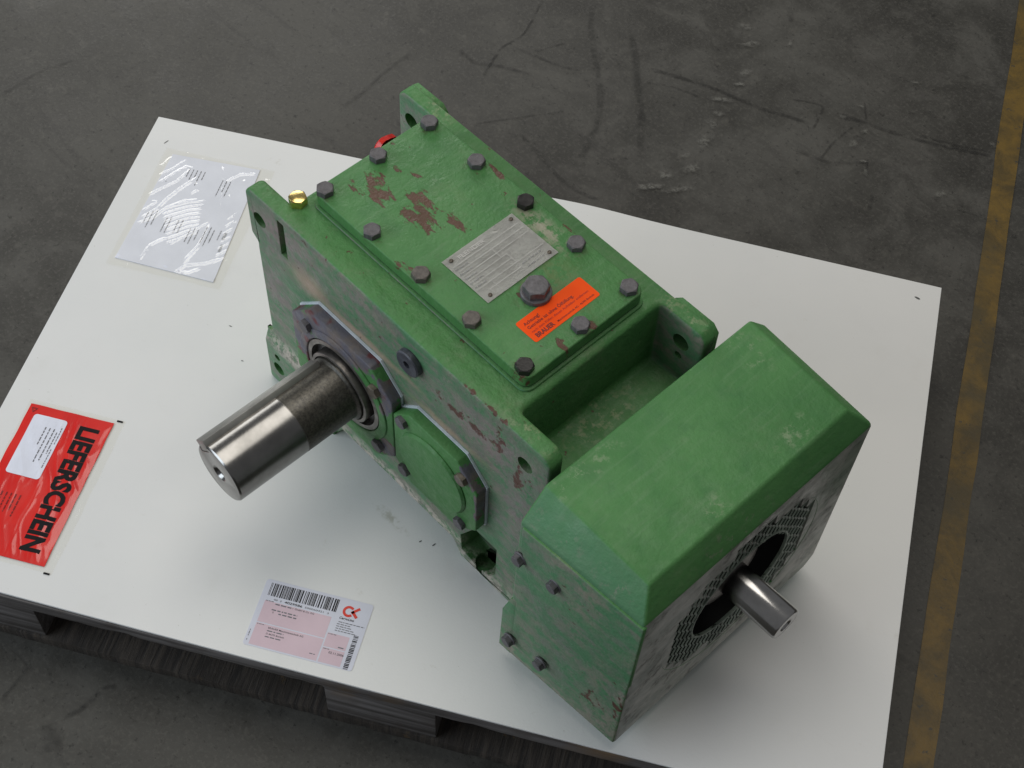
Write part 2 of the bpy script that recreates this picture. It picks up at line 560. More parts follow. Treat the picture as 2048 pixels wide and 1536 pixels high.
def strip(name, pts, wd, mat, strength, k, parent=floor):
    P = [Vector(p) for p in pts]
    # resample
    R = []
    for i in range(len(P) - 1):
        p0, p1, p2, p3 = P[max(i - 1, 0)], P[i], P[i + 1], P[min(i + 2, len(P) - 1)]
        for j in range(6):
            s = j / 6
            R.append(.5 * ((2 * p1) + (p2 - p0) * s + (2 * p0 - 5 * p1 + 4 * p2 - p3) * s * s + (3 * p1 - p0 - 3 * p2 + p3) * s ** 3))
    R.append(P[-1])
    bm = NB()
    uvl = bm.loops.layers.uv.new('UVMap')
    L, Rr = [], []
    for i, p in enumerate(R):
        dd = (R[min(i + 1, len(R) - 1)] - R[max(i - 1, 0)]).normalized()
        nn = Vector((-dd.y, dd.x)) * wd * random.uniform(.8, 1.15)
        L.append(bm.verts.new((p.x + nn.x, p.y + nn.y, .4 + .05 * k)))
        Rr.append(bm.verts.new((p.x - nn.x, p.y - nn.y, .4 + .05 * k)))
    n = len(R) - 1
    for i in range(n):
        f = bm.faces.new((L[i], Rr[i], Rr[i + 1], L[i + 1]))
        for lp, uvv in zip(f.loops, ((i / n, 0), (i / n, 1), ((i + 1) / n, 1), ((i + 1) / n, 0))):
            lp[uvl].uv = uvv
    o = obj(name, finish(bm, smooth=False), mat, parent, loc=(0, 0, 0))
    o['strength'] = strength
    return o

MARKS = [([(-487, 871), (-455, 809), (-443, 774), (-445, 734), (-428, 688), (-408, 646)], 5, 0.8), ([(-428, 939), (-374, 882), (-317, 834), (-259, 789), (-212, 735), (-183, 682), (-166, 642)], 10, 0.5), ([(-328, 935), (-279, 895), (-225, 846), (-179, 808), (-102, 724)], 11, 0.55), ([(-249, 883), (-205, 906), (-138, 936), (-84, 952), (-48, 963), (0, 986), (37, 1001)], 7, 0.75), ([(-221, 860), (-181, 887), (-133, 905)], 5, 0.6), ([(-31, 1016), (17, 1047), (33, 1022), (45, 992)], 4, 0.7), ([(52, 1056), (144, 1092), (218, 1131), (289, 1177)], 7, 0.75), ([(171, 1118), (228, 1147), (284, 1184)], 5, 0.7), ([(60, 1112), (91, 1078)], 3, 0.7), ([(150, 1010), (171, 979)], 4, 0.7), ([(86, 1054), (87, 1001), (97, 951)], 4, 0.7), ([(-282, 615), (-220, 607), (-164, 596), (-113, 600), (-84, 612)], 7, 0.6), ([(-346, 568), (-295, 654), (-262, 709)], 4, 0.6), ([(-494, 674), (-449, 672), (-414, 699), (-359, 726)], 7, 0.6), ([(-401, 766), (-386, 809), (-379, 834)], 4, 0.5), ([(-432, 750), (-354, 774), (-312, 797)], 5, 0.6), ([(3, -567), (-13, -511)], 5, 0.6), ([(75, -524), (81, -488), (77, -461), (86, -445)], 6, 0.6), ([(69, -536), (106, -554)], 22, 0.45), ([(-916, 25), (-919, 101), (-905, 162)], 5, 0.4), ([(-518, 433), (-522, 480), (-534, 540), (-541, 615)], 6, 0.5), ([(55, 935), (112, 957), (157, 1008)], 6, 0.5), ([(-179, 1194), (-152, 1165)], 8, 0.6), ([(205, 955), (222, 925)], 6, 0.6), ([(299, 1027), (365, 1054)], 4, 0.5)]
for k, (L, wd, s) in enumerate(MARKS):
    strip('scuff_mark', L, wd * .85, M['scuff'], s * .62, k)
PALE = [(-50, 729, 29, 24), (-32, 773, 24, 34), (-57, 788, 24, 14), (-58, 833, 32, 44), (-76, 873, 22, 20), (-84, 899, 27, 14), (-107, 926, 37, 20), (-109, 978, 16, 14), (-120, 1006, 27, 22), (-162, 1067, 43, 16), (-198, 1093, 32, 20), (-14, 721, 48, 18), (-49, 692, 40, 20), (59, 1052, 13, 16), (112, 1017, 13, 24), (107, 1054, 16, 10), (150, 1000, 14, 10), (66, 1096, 11, 8), (280, 1038, 16, 18), (92, 1212, 10, 10), (-116, 1120, 11, 18), (166, 984, 10, 24), (271, 1194, 13, 14)]
for k, (x, y, a, b) in enumerate(PALE):
    bm = NB()
    uvl = bm.loops.layers.uv.new('UVMap')
    z = .4 + .05 * (40 + k)
    c0 = bm.verts.new((x, y, z))
    n = 12
    ph = random.uniform(0, 6)
    rim = []
    for i in range(n):
        th = 2 * math.pi * i / n
        r = 1 + .45 * math.sin(2 * th + ph) * random.uniform(.3, 1) + random.uniform(-.25, .25)
        p, q = a * .62 * r * math.cos(th), b * .62 * r * math.sin(th)
        rim.append(bm.verts.new((x + .69 * p - .6 * q, y + .73 * p + .55 * q, z)))
    for i in range(n):
        f = bm.faces.new((c0, rim[i], rim[(i + 1) % n]))
        for lp, uvv in zip(f.loops, ((.5, .5), (.5, 0), (.5, 0))):
            lp[uvl].uv = uvv
    o = obj('paint_flake', finish(bm, smooth=False), M['flake'], floor, loc=(0, 0, 0))
    o['strength'] = random.uniform(.45, .85)

# ================================================================== the pallet
t = NT('weathered_pallet_wood')
g = t.noise(1, 6, .65, t.mapping(sc=(3.5, 90, 90)), dist=.5)
g2 = t.noise(14, 5, .6)
c = t.mix(t.mapr(g, .32, .68), (.052, .045, .041), (.165, .152, .148))
c = t.mix(t.math('MULTIPLY', t.mapr(g2, .45, .72), .65), c, (.060, .046, .036))
c = t.mix(t.math('MULTIPLY', t.mapr(t.noise(5, 4), .58, .70), .6), c, (.17, .105, .050))
M['wood'] = t.fin(c, .75, t.bump(g, .6, .002))
t = NT('rough_sawn_pallet_wood')
saw = t.noise(1, 5, .75, t.mapping(sc=(170, 9, 9)), dist=.3)
c = t.mix(t.mapr(saw, .38, .64), (.022, .018, .015), (.070, .056, .044))
c = t.mix(t.mapr(t.noise(13, 5, .6), .42, .7), c, (.030, .023, .017))
c = t.mix(t.math('MULTIPLY', t.mapr(t.noise(22, 5, .7), .60, .70), .7), c, (.14, .085, .035))
M['sawn'] = t.fin(c, .8, t.bump(saw, .7, .003))

pallet = thing('euro_pallet', 'weathered grey wooden pallet under the white board on the concrete floor', 'pallet', tuple(x * K for x in S(600, 400, 0))[:2] + (0,))
ROTP = Matrix.Rotation(YAW, 3, 'Z')
def pal(name, u0, u1, v0, v1, z0, z1, mat, jag=0.0):
    """board in pallet axes; its own axis runs along u"""
    bm = NB()
    L, Wd = u1 - u0, v1 - v0
    n = max(2, int(L / 12)) if jag else 2
    rows = []
    for i in range(n + 1):
        x = -L / 2 + L * i / n
        e = [(-Wd / 2, z0), (-Wd / 2, z1), (Wd / 2, z1), (Wd / 2, z0)]
        ring = []
        for j, (yy, zz) in enumerate(e):
            dy = 0
            if jag and j in (0, 3):
                k = noise.noise((x * .02, u0 + v0, j)) * jag + noise.noise((x * .11, u0, j + 5)) * jag * .5
                zz += (k if zz == z0 else -abs(k) * .3)
                dy = abs(k) * .6 * (1 if yy < 0 else -1)
            ring.append(bm.verts.new((x, yy + dy, zz)))
        rows.append(ring)
    for a, b in zip(rows[:-1], rows[1:]):
        for j in range(4):
            bm.faces.new((a[j], b[j], b[(j + 1) % 4], a[(j + 1) % 4]))
    bm.faces.new(rows[0])
    bm.faces.new(rows[-1])
    c = S((u0 + u1) / 2, (v0 + v1) / 2)
    return obj(name, finish(bm, 1.6 if not jag else 1.0, 2), mat, pallet, (c[0] * K, c[1] * K, ZB * K), ROTP)
T0 = -4.0
for v0, v1 in ((0, 145), (186, 286), (328, 472), (514, 614), (655, 807)):
    pal('top_board', 0, 1200, v0, v1, T0 - 22, T0 - .3, M['wood'], 3.0)
for u0, u1 in ((0, 145), (527, 672), (1055, 1200)):
    c = pal('cross_board', u0, u1, 1, 799, T0 - 44, T0 - 23, M['wood'])
for ui, (u0, u1) in enumerate(((2, 145), (528, 671), (1056, 1198))):
    for v0, v1 in ((4, 102), (350, 450), (697, 797)):
        bl = pal('block', u0, u1, v0, v1, T0 - 122, T0 - 44.5, M['wood'])
for v0, v1 in ((0, 100), (350, 450), (700, 800)):
    pal('bottom_board', 0, 1200, v0, v1, T0 - 143.6, T0 - 122.4, M['sawn'], 4.0)

# ================================================================== the white board on the pallet
t = NT('white_embossed_board')
em = t.noise(230, 4, .6)
em2 = t.noise(3.2, 4, .55)
c = t.mix(t.mapr(em2, .35, .65), (.735, .735, .725), (.775, .770, .755))
c = t.mix(t.math('MULTIPLY', t.mapr(t.noise(22, 6, .7), .64, .74), .35), c, (.55, .53, .47))
sm = t.math('MULTIPLY', t.spots([((S(549, 577)), (28, 6, 5))], 1.0, 10), t.mapr(t.noise(90, 5, .7), .42, .6))
c = t.mix(t.math('MULTIPLY', sm, .6), c, (.38, .37, .28))
scr = t.noise(1, 5, .7, t.mapping(sc=(7, 150, 20), rot=(0, 0, -.9)), dist=.2)
c = t.mix(t.math('MULTIPLY', t.math('MULTIPLY', t.mapr(scr, .66, .74), t.mapr(t.noise(6, 3), .5, .62)), .35), c, (.50, .48, .43))
c = t.mix(t.math('MULTIPLY', t.mapr(t.noise(160, 3, .6), .72, .76), .5), c, (.40, .38, .33))
c = t.mix(t.math('MULTIPLY', t.mapr(t.noise(9, 6, .7), .55, .72), .10), c, (.55, .53, .48))
M['board'] = t.fin(c, .42, t.bump(em, .16, .0008), spec=.4)
bm = NB()
NU, NV = 60, 40
top, bot = [], []
for j in range(NV + 1):
    rt, rb = [], []
    for i in range(NU + 1):
        a, b = i / NU, j / NV
        bow = 5.5 * math.sin(math.pi * a) * (1 - b) ** 3
        bend = 2.5 * math.exp(-((a - .56) / .06) ** 2) * (1 - b) ** 6
        u = 1200 * a
        v = 803 * b - bow - bend + 3.5 * math.sin(math.pi * a) * b ** 3
        lift = 3.0 * math.exp(-((a - .55) / .10) ** 2) * (1 - b) ** 8
        rt.append(bm.verts.new(S(u, v, lift)))
        rb.append(bm.verts.new(S(u, v, lift - 3.6)))
    top.append(rt)
    bot.append(rb)
for j in range(NV):
    for i in range(NU):
        bm.faces.new((top[j][i], top[j + 1][i], top[j + 1][i + 1], top[j][i + 1]))
        bm.faces.new((bot[j][i], bot[j][i + 1], bot[j + 1][i + 1], bot[j + 1][i]))
for i in range(NU):
    for j in (0, NV):
        bm.faces.new((top[j][i], top[j][i + 1], bot[j][i + 1], bot[j][i]))
for j in range(NV):
    for i in (0, NU):
        bm.faces.new((top[j][i], top[j + 1][i], bot[j + 1][i], bot[j][i]))
board = thing('white_board', 'large white embossed board lying on the wooden pallet beneath the green gearbox', 'board', tuple(x * K for x in S(600, 400))[:2] + ((ZB - 4) * K,))
obj('panel', finish(bm, .5, 1, 60), M['board'], board)
M['mark'] = plain('grey_mark', (.10, .105, .10), .6, 0, .2, 80, .1)
def flat(pts, z=.25):
    bm = NB()
    bm.faces.new([bm.verts.new((p[0], p[1], (p[2] if len(p) > 2 else 0) + z)) for p in pts])
    return bm
def blob(u, v, a, b, rot=0, n=14):
    r = []
    for i in range(n):
        th = 2 * math.pi * i / n
        k = random.uniform(.8, 1.15)
        x, y = a * k * math.cos(th), b * k * math.sin(th)
        r.append(S(u + x * math.cos(rot) - y * math.sin(rot), v + x * math.sin(rot) + y * math.cos(rot)))
    return r
for (u, v, a, b, rot) in ((1168, 29, 4.5, 1.6, .3), (31, 46, .8, 4.5, .5), (594, 598, 2.0, .9, -.8), (612, 598, .8, 3.0, .6), (281, 396, 2.2, .7, .2), (245, 345, 2.4, .7, .2)):
    obj('pen_mark' if a > 4 else 'scuff', finish(flat(blob(u, v, a, b, rot), .3), smooth=False), M['mark'], board)

# ================================================================== the gear unit
gear = thing('gear_unit', 'green cast iron gearbox with steel output shaft standing on the white board', 'gearbox', (.177, .0875, ZB * K))
H = 382.0
YF, YB = -42.0, 216.0

def plate(y0, y1, inset=0.0):
    p = [(-77, 300), (-77, 372), (-67, H), (423, H), (432, 372), (432, 300), (421, 284), (421, 112), (432, 96), (432, 12), (424, 0),
         (300, 0), (286, 24), (69, 24), (55, 0), (-56, 0), (-77, 18), (-77, 80), (-66, 112), (-66, 284)]
    return prism(NB(), p, y0, y1)

base = plate(YF, -19)
ops = [(plate(193, 210), 'UNION'),
       (box(NB(), -15, 364, -30, 200, 14, H), 'UNION'),
       (box(NB(), 350, 431, -30, 200, 90, 281), 'UNION')]
for s in (0, 1):      # raised corner pads of the rear plate
    x0, x1 = ((-76, -12), (366, 431))[s]
    ops.append((prism(NB(), [(x0, 302), (x0, 372), (x0 + 9, H - .8), (x1 - 9, H - .8), (x1, 372), (x1, 302)], 205, 218), 'UNION'))
# lower left foot pad on the front, with sloping shoulder
bmf = prism(NB(), [(YF - 6, 0), (YF - 6, 86), (YF + 1, 106), (YF + 6, 106), (YF + 6, 0)], -77, 55, 'x')
ops.append((bmf, 'UNION'))
# cuts: lug holes, slot beside the upper lug, bolt pocket in the right foot
for (x, z, r) in ((-53, 339, 11), (397, 338, 11), (-53.5, 40, 10.5)):
    ops.append((lathe(NB(), [(r, -70), (r, 40)], (x, 0, z), 'y', 32), 'DIFFERENCE'))
for (x, z, r) in ((-53, 342, 11.5), (401, 346, 11.5), (401, 322, 5)):
    ops.append((lathe(NB(), [(r, 160), (r, 260)], (x, 0, z), 'y', 32), 'DIFFERENCE'))
ops.append((lathe(NB(), [(5.5, -70), (5.5, -30)], (-53, 0, 66), 'y', 20), 'DIFFERENCE'))
ops.append((box(NB(), -17, -5, YF - 8, YF + 8, 309, 371), 'DIFFERENCE'))
ops.append((prism(NB(), [(301, 20), (299, 52), (324, 100), (362, 100), (362, 38), (352, 16), (330, 12)], YF - 20, YF + 30), 'DIFFERENCE'))
ops.append((lathe(NB(), [(13, 4), (13, 60)], (333, YF + 12, 0), 'z', 28), 'DIFFERENCE'))
hb = boolean(base, ops)
def hw_weight(e):
    a, b = e.verts[0].co, e.verts[1].co
    if max(a.y, b.y) < YF - .05 and max(a.z, b.z) > 150:
        return .18                      # the thin machined pad
    if e.calc_length() < 9:
        return 0.0
    if min(a.y, b.y) > 205:
        return .12
    m = (a + b) / 2
    if 296 < m.x < 365 and m.z < 104 and m.y < 0:
        return .25                      # bolt pocket
    if -20 < m.x < -3 and 300 < m.z < 375 and m.y < YF + 12:
        return .2                       # slot
    if m.x > 355 and m.z > 270 and -25 < m.y < 199 and not (a.z > 381 and b.z > 381 and abs(a.y - b.y) < 1):
        return 1.5                      # casting fillets of the end pocket
    return .9
housing = obj('housing', finish(hb, 5.0, 4, 28, sharp=50, weight=hw_weight), M['housing'], gear)

# ---- inspection cover with its bolts
X1, Y1, ZC = 351.4, 179.7, 404.3
def rrect(x0, x1, y0, y1, r, n=6):
    pts = []
    for cx, cy, a0 in ((x1 - r, y1 - r, 0), (x0 + r, y1 - r, 90), (x0 + r, y0 + r, 180), (x1 - r, y0 + r, 270)):
        for i in range(n + 1):
            a = math.radians(a0 + 90 * i / n)
            pts.append((cx + r * math.cos(a), cy + r * math.sin(a)))
    return pts
bm = prism(NB(), rrect(-3, X1 + 3, -3, Y1 + 3, 13), H - 1, H + 3.5, 'z')
obj('cover_seat', finish(bm, 2.0, 2), M['housing'], gear)
bm = prism(NB(), rrect(0, X1, 0, Y1, 11), H + 4.6, ZC, 'z')
cover = obj('inspection_cover', finish(bm, 1.8, 3), M['cover'], gear)
bm = prism(NB(), rrect(1, X1 - 1, 1, Y1 - 1, 10), H + 3.2, H + 4.9, 'z')
obj('gasket', finish(bm, 0), M['dark'], cover)

def hexbolt(r, h, washer=None, cham=1.3, under=0.0):
    """hexagon head, axis +z, seat at z=0"""
    bm = NB()
    if washer:
        lathe(bm, [(washer[0], 0), (washer[0], washer[1] - .8), (washer[0] - 1, washer[1])], n=32)
    z0 = washer[1] - .3 if washer else 0
    N = 48
    R = r / math.cos(math.pi / 6)
    def hx(a):
        a = (a + math.pi / 6) % (math.pi / 3) - math.pi / 6
        return r / math.cos(a)
    rows = []
    for lev, (k, z) in enumerate(((0, z0), (0, z0 + h - cham * 1.3), (1, z0 + h - .25), (2, z0 + h))):
        ring = []
        for i in range(N):
            a = 2 * math.pi * i / N
            rr = hx(a)
            zz = z
            if k == 0 and lev == 1:
                zz = z0 + h - .3 - max(0, (rr - r * .985)) * .62
            if k == 1:
                rr = min(rr, r * .985)
            if k == 2:
                rr = r * .93
            ring.append(bm.verts.new((rr * math.cos(a), rr * math.sin(a), zz)))
        rows.append(ring)
    for a, b in zip(rows[:-1], rows[1:]):
        for i in range(N):
            bm.faces.new((a[i], a[(i + 1) % N], b[(i + 1) % N], b[i]))
    bm.faces.new(rows[-1])
    bm.faces.new(rows[0])
    return bm

B12 = finish(hexbolt(9.3, 8.0), 0, sharp=11)
B12b = B12.copy()
B12c = B12.copy()
def bolt(name, me, mat, parent, p, ax, rot):
    R = {'z': Matrix.Identity(3), '-y': Matrix.Rotation(math.pi / 2, 3, 'X'), '-x': Matrix.Rotation(-math.pi / 2, 3, 'Y'), 'x': Matrix.Rotation(math.pi / 2, 3, 'Y')}[ax] @ Matrix.Rotation(rot, 3, 'Z')
    tilt = Matrix.Rotation(random.uniform(-.02, .02), 3, 'X')
    return obj(name, me, mat, parent, (p[0] * K, p[1] * K, (p[2] + ZB) * K), R @ tilt)
bx, dx, y0, y1 = 11.4, 81.7, 8.3, 165.6
y0, y1 = 9.5, 166.5
pos = [(bx + i * dx, y0) for i in range(5)] + [(bx + i * dx, y1) for i in range(5)] + [(bx, (y0 + y1) / 2), (bx + 4 * dx + 1, (y0 + y1) / 2 + 3)]
for i, (x, y) in enumerate(pos):
    if i in (4, 7):
        me, mt = B12b, M['bolt_dark']
    elif i in (2, 3):
        me, mt = B12c, M['bolt_warm']
    else:
        me, mt = B12, M['bolt']
    bolt('bolt', me, mt, cover, (x, y, ZC - .2), 'z', random.uniform(0, 1.05))
plug = bolt('filler_plug', finish(hexbolt(13.2, 11, (17.5, 6.5)), 0, sharp=11), M['bolt'], gear, (275.5, 86.5, ZC - .2), 'z', .35)

# ---- name plate
t = NT('aluminium_name_plate')
n1 = t.noise(26, 6, .65)
n2 = t.noise(1, 5, .7, t.mapping(sc=(140, 16, 50)))
c = t.mix(t.mapr(n1, .3, .7), (.55, .54, .505), (.70, .69, .65))
c = t.mix(t.math('MULTIPLY', t.mapr(n2, .5, .72), .5), c, (.33, .325, .30))
M['alu'] = t.fin(c, t.mapr(n1, .3, .7, .36, .55), t.bump(n2, .25, .0006), .2)
M['alulight'] = plain('bright_plate_print', (.60, .59, .56), .42, .2, .1, 60, .1)
M['aludark'] = plain('dark_plate_print', (.30, .30, .29), .5, .2, .2, 60, .1)
bm = NB()
n = 14
PX0, PX1, PY0, PY1 = 175, 250.5, 39, 145
g = [[None] * (n + 1) for _ in range(n + 1)]
for i in range(n + 1):
    for j in range(n + 1):
        x = PX0 + (PX1 - PX0) * i / n
        y = PY0 + (PY1 - PY0) * j / n
        g[i][j] = bm.verts.new((x, y, ZC + 1.0 + .5 * noise.noise((x * .03, y * .03, 2))))
for i in range(n):
    for j in range(n):
        bm.faces.new((g[i][j], g[i + 1][j], g[i + 1][j + 1], g[i][j + 1]))
bmesh.ops.solidify(bm, geom=bm.faces[:], thickness=.8)
nplate = obj('name_plate', finish(bm, 0, sharp=60), M['alu'], gear)
RV = finish(lathe(NB(), [(2.6, 0), (2.4, .8), (1.4, 1.4), (.9, 1.0), (0, .9)], n=16, caps=False), 0)
for x, y in ((181, 48), (181, 138), (244, 48), (244, 137)):
    obj('rivet', RV, M['bolt_worn'], nplate, (x * K, y * K, (ZC + 1.3 + ZB) * K))

# ---- lettering
def text(name, s, org, du, dv, h, mat, parent, width=None, bold=0.0, z=.2, align='LEFT', shear=0.0):
    """flat lettering: cap height h (mm), reading along du, letters standing along dv"""
    cu = bpy.data.curves.new('f', 'FONT')
    cu.body = s
    cu.size = 1.0
    cu.offset = bold
    cu.shear = shear
    cu.align_x = align
    cu.resolution_u = 3
    t = bpy.data.objects.new('f', cu)
    COL.objects.link(t)
    me = evaluated_curve(t)
    co = np.array([v.co[:] for v in me.vertices])
    if len(co) == 0:
        return None
    sy = h / .70
    sx = sy
    if width:
        sx = width / max(1e-6, co[:, 0].max() - min(0, co[:, 0].min()))
    du, dv, org = Vector(du), Vector(dv), Vector(org)
    nz = Vector((0, 0, 1))
    for v in me.vertices:
        p = org + du * (v.co.x * sx) + dv * (v.co.y * sy) + nz * z
        v.co = p * K
    return obj(name, me, mat, parent)

def evaluated_curve(t):
    dg = bpy.context.evaluated_depsgraph_get()
    dg.update()
    me = bpy.data.meshes.new_from_object(t.evaluated_get(dg))
    cu = t.data
    bpy.data.objects.remove(t)
    bpy.data.curves.remove(cu)
    me.materials.clear()
    return me

def dashes(name, rows, mapf, mat, parent, z=.2):
    """rows of word-like strokes: (x0, x1, y, height) in local coordinates"""
    bm = NB()
    for x0, x1, y, h in rows:
        x = x0
        while x < x1:
            l = min(random.uniform(1.2, 3.8) * h, x1 - x)
            if l > .3:
                bm.faces.new([bm.verts.new(Vector(mapf(a, b)) + Vector((0, 0, z))) for a, b in ((x, y), (x + l, y), (x + l, y + h * .72), (x, y + h * .72))])
            x += l + h * .7
    o = obj(name, finish(bm, smooth=False), mat, parent)
    o['kind'] = 'stuff'
    return o

YD, XU = (0, 1, 0), (-1, 0, 0)
text('lettering', 'FLENDER', (186.5, 56, ZC + 1.4), YD, XU, 5.6, M['alulight'], nplate, 39, .012, .45)
lines = NB()
def qd(bm, x0, x1, y0, y1, z):
    bm.faces.new([bm.verts.new(p) for p in ((x0, y0, z), (x1, y0, z), (x1, y1, z), (x0, y1, z))])
for x in (190, 198, 206, 214, 222, 230, 238):
    qd(lines, x, x + .7, 43 + (0 if x < 236 else 10), (141 if x < 214 or x in (230,) else 100), ZC + 1.75)
for x0, x1, y in ((214, 230, 100), (198, 214, 92), (230, 247, 62), (238, 247, 53)):
    qd(lines, x0, x1, y, y + .7, ZC + 1.76)
obj('ruled_lines', finish(lines, smooth=False), M['alulight'], nplate)
dashes('fine_print', [(42 + 0, 60, 192 + 8 * i, 2.2) for i in range(5)] + [(104, 132, 233, 2.0), (106, 130, 240, 1.8)], lambda a, b: (b + 2, a, ZC + 1.3), M['aludark'], nplate, .45)

# ---- orange warning sticker
t = NT('fluorescent_orange_label')
M['orange'] = t.fin(t.mix(t.mapr(t.noise(40, 3), .3, .7), (1.0, .085, .006), (1.0, .10, .008)), .65, t.bump(t.noise(60, 3), .08, .0005), spec=.15)
bm = NB()
pts = rrect(289.8, 322.8, 41.3, 138.5, 3.0, 5)
bm.faces.new([bm.verts.new((x, y, ZC + .35)) for x, y in pts])
sticker = obj('warning_sticker', finish(bm, smooth=False), M['orange'], gear)
M['redink'] = plain('dark_red_ink', (.17, .006, .004), .5, 0, .1, 60, 0)
M['redink2'] = plain('thin_red_ink', (.40, .016, .006), .5, 0, .1, 60, 0)
for s, x, y, h, wd, b, m in (('Achtung!', 299.3, 47.5, 4.2, 22, .008, 'redink'), ('Getriebe ist ohne Ölfüllung.', 305.4, 47.5, 4.0, 67, .008, 'redink'),
                             ('nach dem Füllen diesen Aufkleber entfernen', 311.2, 47.5, 3.0, 84, 0, 'redink2'), ('BRAUER', 319.2, 47.5, 5.6, 26, .03, 'redink'), ('Maschinentechnik AG · 46395 Bocholt', 318.8, 78, 2.4, 55, .004, 'redink')):
    text('lettering', s, (x, y, ZC), YD, XU, h, M[m], sticker, wd, b, .55)

# ---- bearing covers on the front
def octo(cx, cz, h, ch, xr=None, xl=None):
    p = [(cx - h, cz - h + ch), (cx - h, cz + h - ch), (cx - h + ch, cz + h), (cx + h - ch, cz + h), (cx + h, cz + h - ch), (cx + h, cz - h + ch), (cx + h - ch, cz - h), (cx - h + ch, cz - h)]
    def clip(p, val, keep_less):
        out = []
        for i in range(len(p)):
            a, b = p[i], p[(i + 1) % len(p)]
            ina, inb = (a[0] <= val) == keep_less, (b[0] <= val) == keep_less
            if ina:
                out.append(a)
            if ina != inb:
                s = (val - a[0]) / (b[0] - a[0])
                out.append((val, a[1] + s * (b[1] - a[1])))
        return out
    if xr is not None:
        p = clip(p, xr, True)
    if xl is not None:
        p = clip(p, xl, False)
    return p
SX, SZ = 108.0, 191.0
F0 = YF - .5
FT = F0 - 17.0
bm = prism(NB(), octo(SX, SZ, 93, 38, xr=198.5), FT, F0 - 2.2)
ops = [(lathe(NB(), [(66, FT - 30), (66, FT + 12)], (SX, 0, SZ), 'y', 72), 'DIFFERENCE')]
cov1 = obj('output_bearing_cover', finish(boolean(bm, ops), 1.6, 2, sharp=45), M['cov1'], gear)
bm = prism(NB(), octo(SX, SZ, 94.6, 38.5, xr=199.0), F0 - 2.6, F0 + .3)
obj('gasket', finish(bm, 0), M['gasket'], cov1)
bm = boolean(lathe(NB(), [(80, FT - 2.5), (80, FT + 3)], (SX, 0, SZ), 'y', 72), [(lathe(NB(), [(67, FT - 9), (67, FT + 9)], (SX, 0, SZ), 'y', 72), 'DIFFERENCE')])
obj('raised_rim', finish(bm, 1.8, 3), M['cov1'], cov1)
CX2, CZ2 = 269.0, 184.0
bm = prism(NB(), octo(CX2, CZ2, 74.5, 33, xl=200.5), FT, F0 - 2.2)
cov2 = obj('intermediate_bearing_cover', finish(bm, 1.6, 2, sharp=45), M['cov2'], gear)
bm = prism(NB(), octo(CX2, CZ2, 76.0, 33.5, xl=200.0), F0 - 2.5, F0 + .3)
obj('gasket', finish(bm, 0), M['gasket'], cov2)
bm = lathe(NB(), [(57, FT + 2), (57, FT - 1.5), (54.5, FT - 4.5), (50, FT - 5.2), (0, FT - 5.2)], (CX2, 0, CZ2), 'y', 72, caps=False)
obj('raised_disc', finish(bm, 0, sharp=25), M['cov2'], cov2)
BS = finish(hexbolt(8.6, 7.2), 0, sharp=11)
BSw = BS.copy()
for dxy in ((-62, 58), (62, 56), (63, -60), (-62, -60)):
    w2 = dxy == (62, 56)
    bolt('bolt', BSw if w2 else BS, M['bolt_worn'] if w2 else M['bolt'], cov1, (SX + dxy[0], FT + .2, SZ + dxy[1]), '-y', random.uniform(0, 1))
BT = finish(hexbolt(7.8, 6.5), 0, sharp=11)
BTw = BT.copy()
for dxy in ((-51, 52), (51, 51), (49, -52), (-50, -52)):
    w2 = dxy == (51, 51)
    bolt('bolt', BTw if w2 else BT, M['bolt_worn'] if w2 else M['bolt'], cov2, (CX2 + dxy[0], FT + .2, CZ2 + dxy[1]), '-y', random.uniform(0, 1))

# ---- shaft seal and bearing rings
def tube(r0, r1, ya, yb, c, ax='y', n=72):
    return lathe(NB(), [(r0, ya), (r1, ya), (r1, yb), (r0, yb), (r0, ya)], c, ax, n, caps=False)
C1 = (SX, 0, SZ)
seal = obj('shaft_seal', finish(tube(50, 66, FT + 7, FT + 12, C1), 0, sharp=30), M['ringdark'], gear)
obj('outer_ring', finish(tube(59, 65.7, FT - 1.5, FT + 9, C1), 1.0, 2, sharp=30), M['ring'], seal)
obj('inner_ring', finish(tube(46, 50.5, FT - 8, FT + 9, C1), 1.2, 2, sharp=30), M['ring'], seal)
obj('spring_ring', finish(tube(41, 46, FT - 4, FT + 9, C1), 0, sharp=30), M['ringdark'], seal)

# ---- output shaft with keyway and centre hole
YE = -245.5
bm = lathe(NB(), [(44, -50), (44, FT - 10), (40.6, FT - 12), (40, FT - 14), (40, YE + 2.2), (38.2, YE)], C1, 'y', 96)
ka = math.radians(134)
kn = Vector((math.cos(ka), 0, math.sin(ka)))
kt = Vector((-kn.z, 0, kn.x))
def keybox(w, r0, r1, ya, yb):
    key = NB()
    vs = []
    for yy in (ya, yb):
        for a, b in ((-w, r0), (w, r0), (w, r1), (-w, r1)):
            p = Vector(C1) + kt * a + kn * b
            vs.append(key.verts.new((p.x, yy, p.z)))
    for f in ((0, 1, 2, 3), (4, 5, 6, 7), (0, 1, 5, 4), (1, 2, 6, 5), (2, 3, 7, 6), (3, 0, 4, 7)):
        key.faces.new([vs[i] for i in f])
    return key
key = keybox(11.2, 30.5, 52, YE - 5, FT - 16)
ch = lathe(NB(), [(11.5, YE - .1), (8.2, YE + 4), (8.2, YE + 45), (0, YE + 48)], C1, 'y', 32, caps=False)
ch.faces.new([v for v in ch.verts if abs(v.co.y - (YE - .1)) < 1e-4])
sb = boolean(bm, [(key, 'DIFFERENCE'), (ch, 'DIFFERENCE')])
osh = obj('output_shaft', finish(sb, .5, 2, 40, sharp=35), M['shaft'], gear)
obj('key', finish(keybox(10.9, 30.8, 45.8, YE + .6, FT - 17), .5, 2), M['keysteel'], osh)

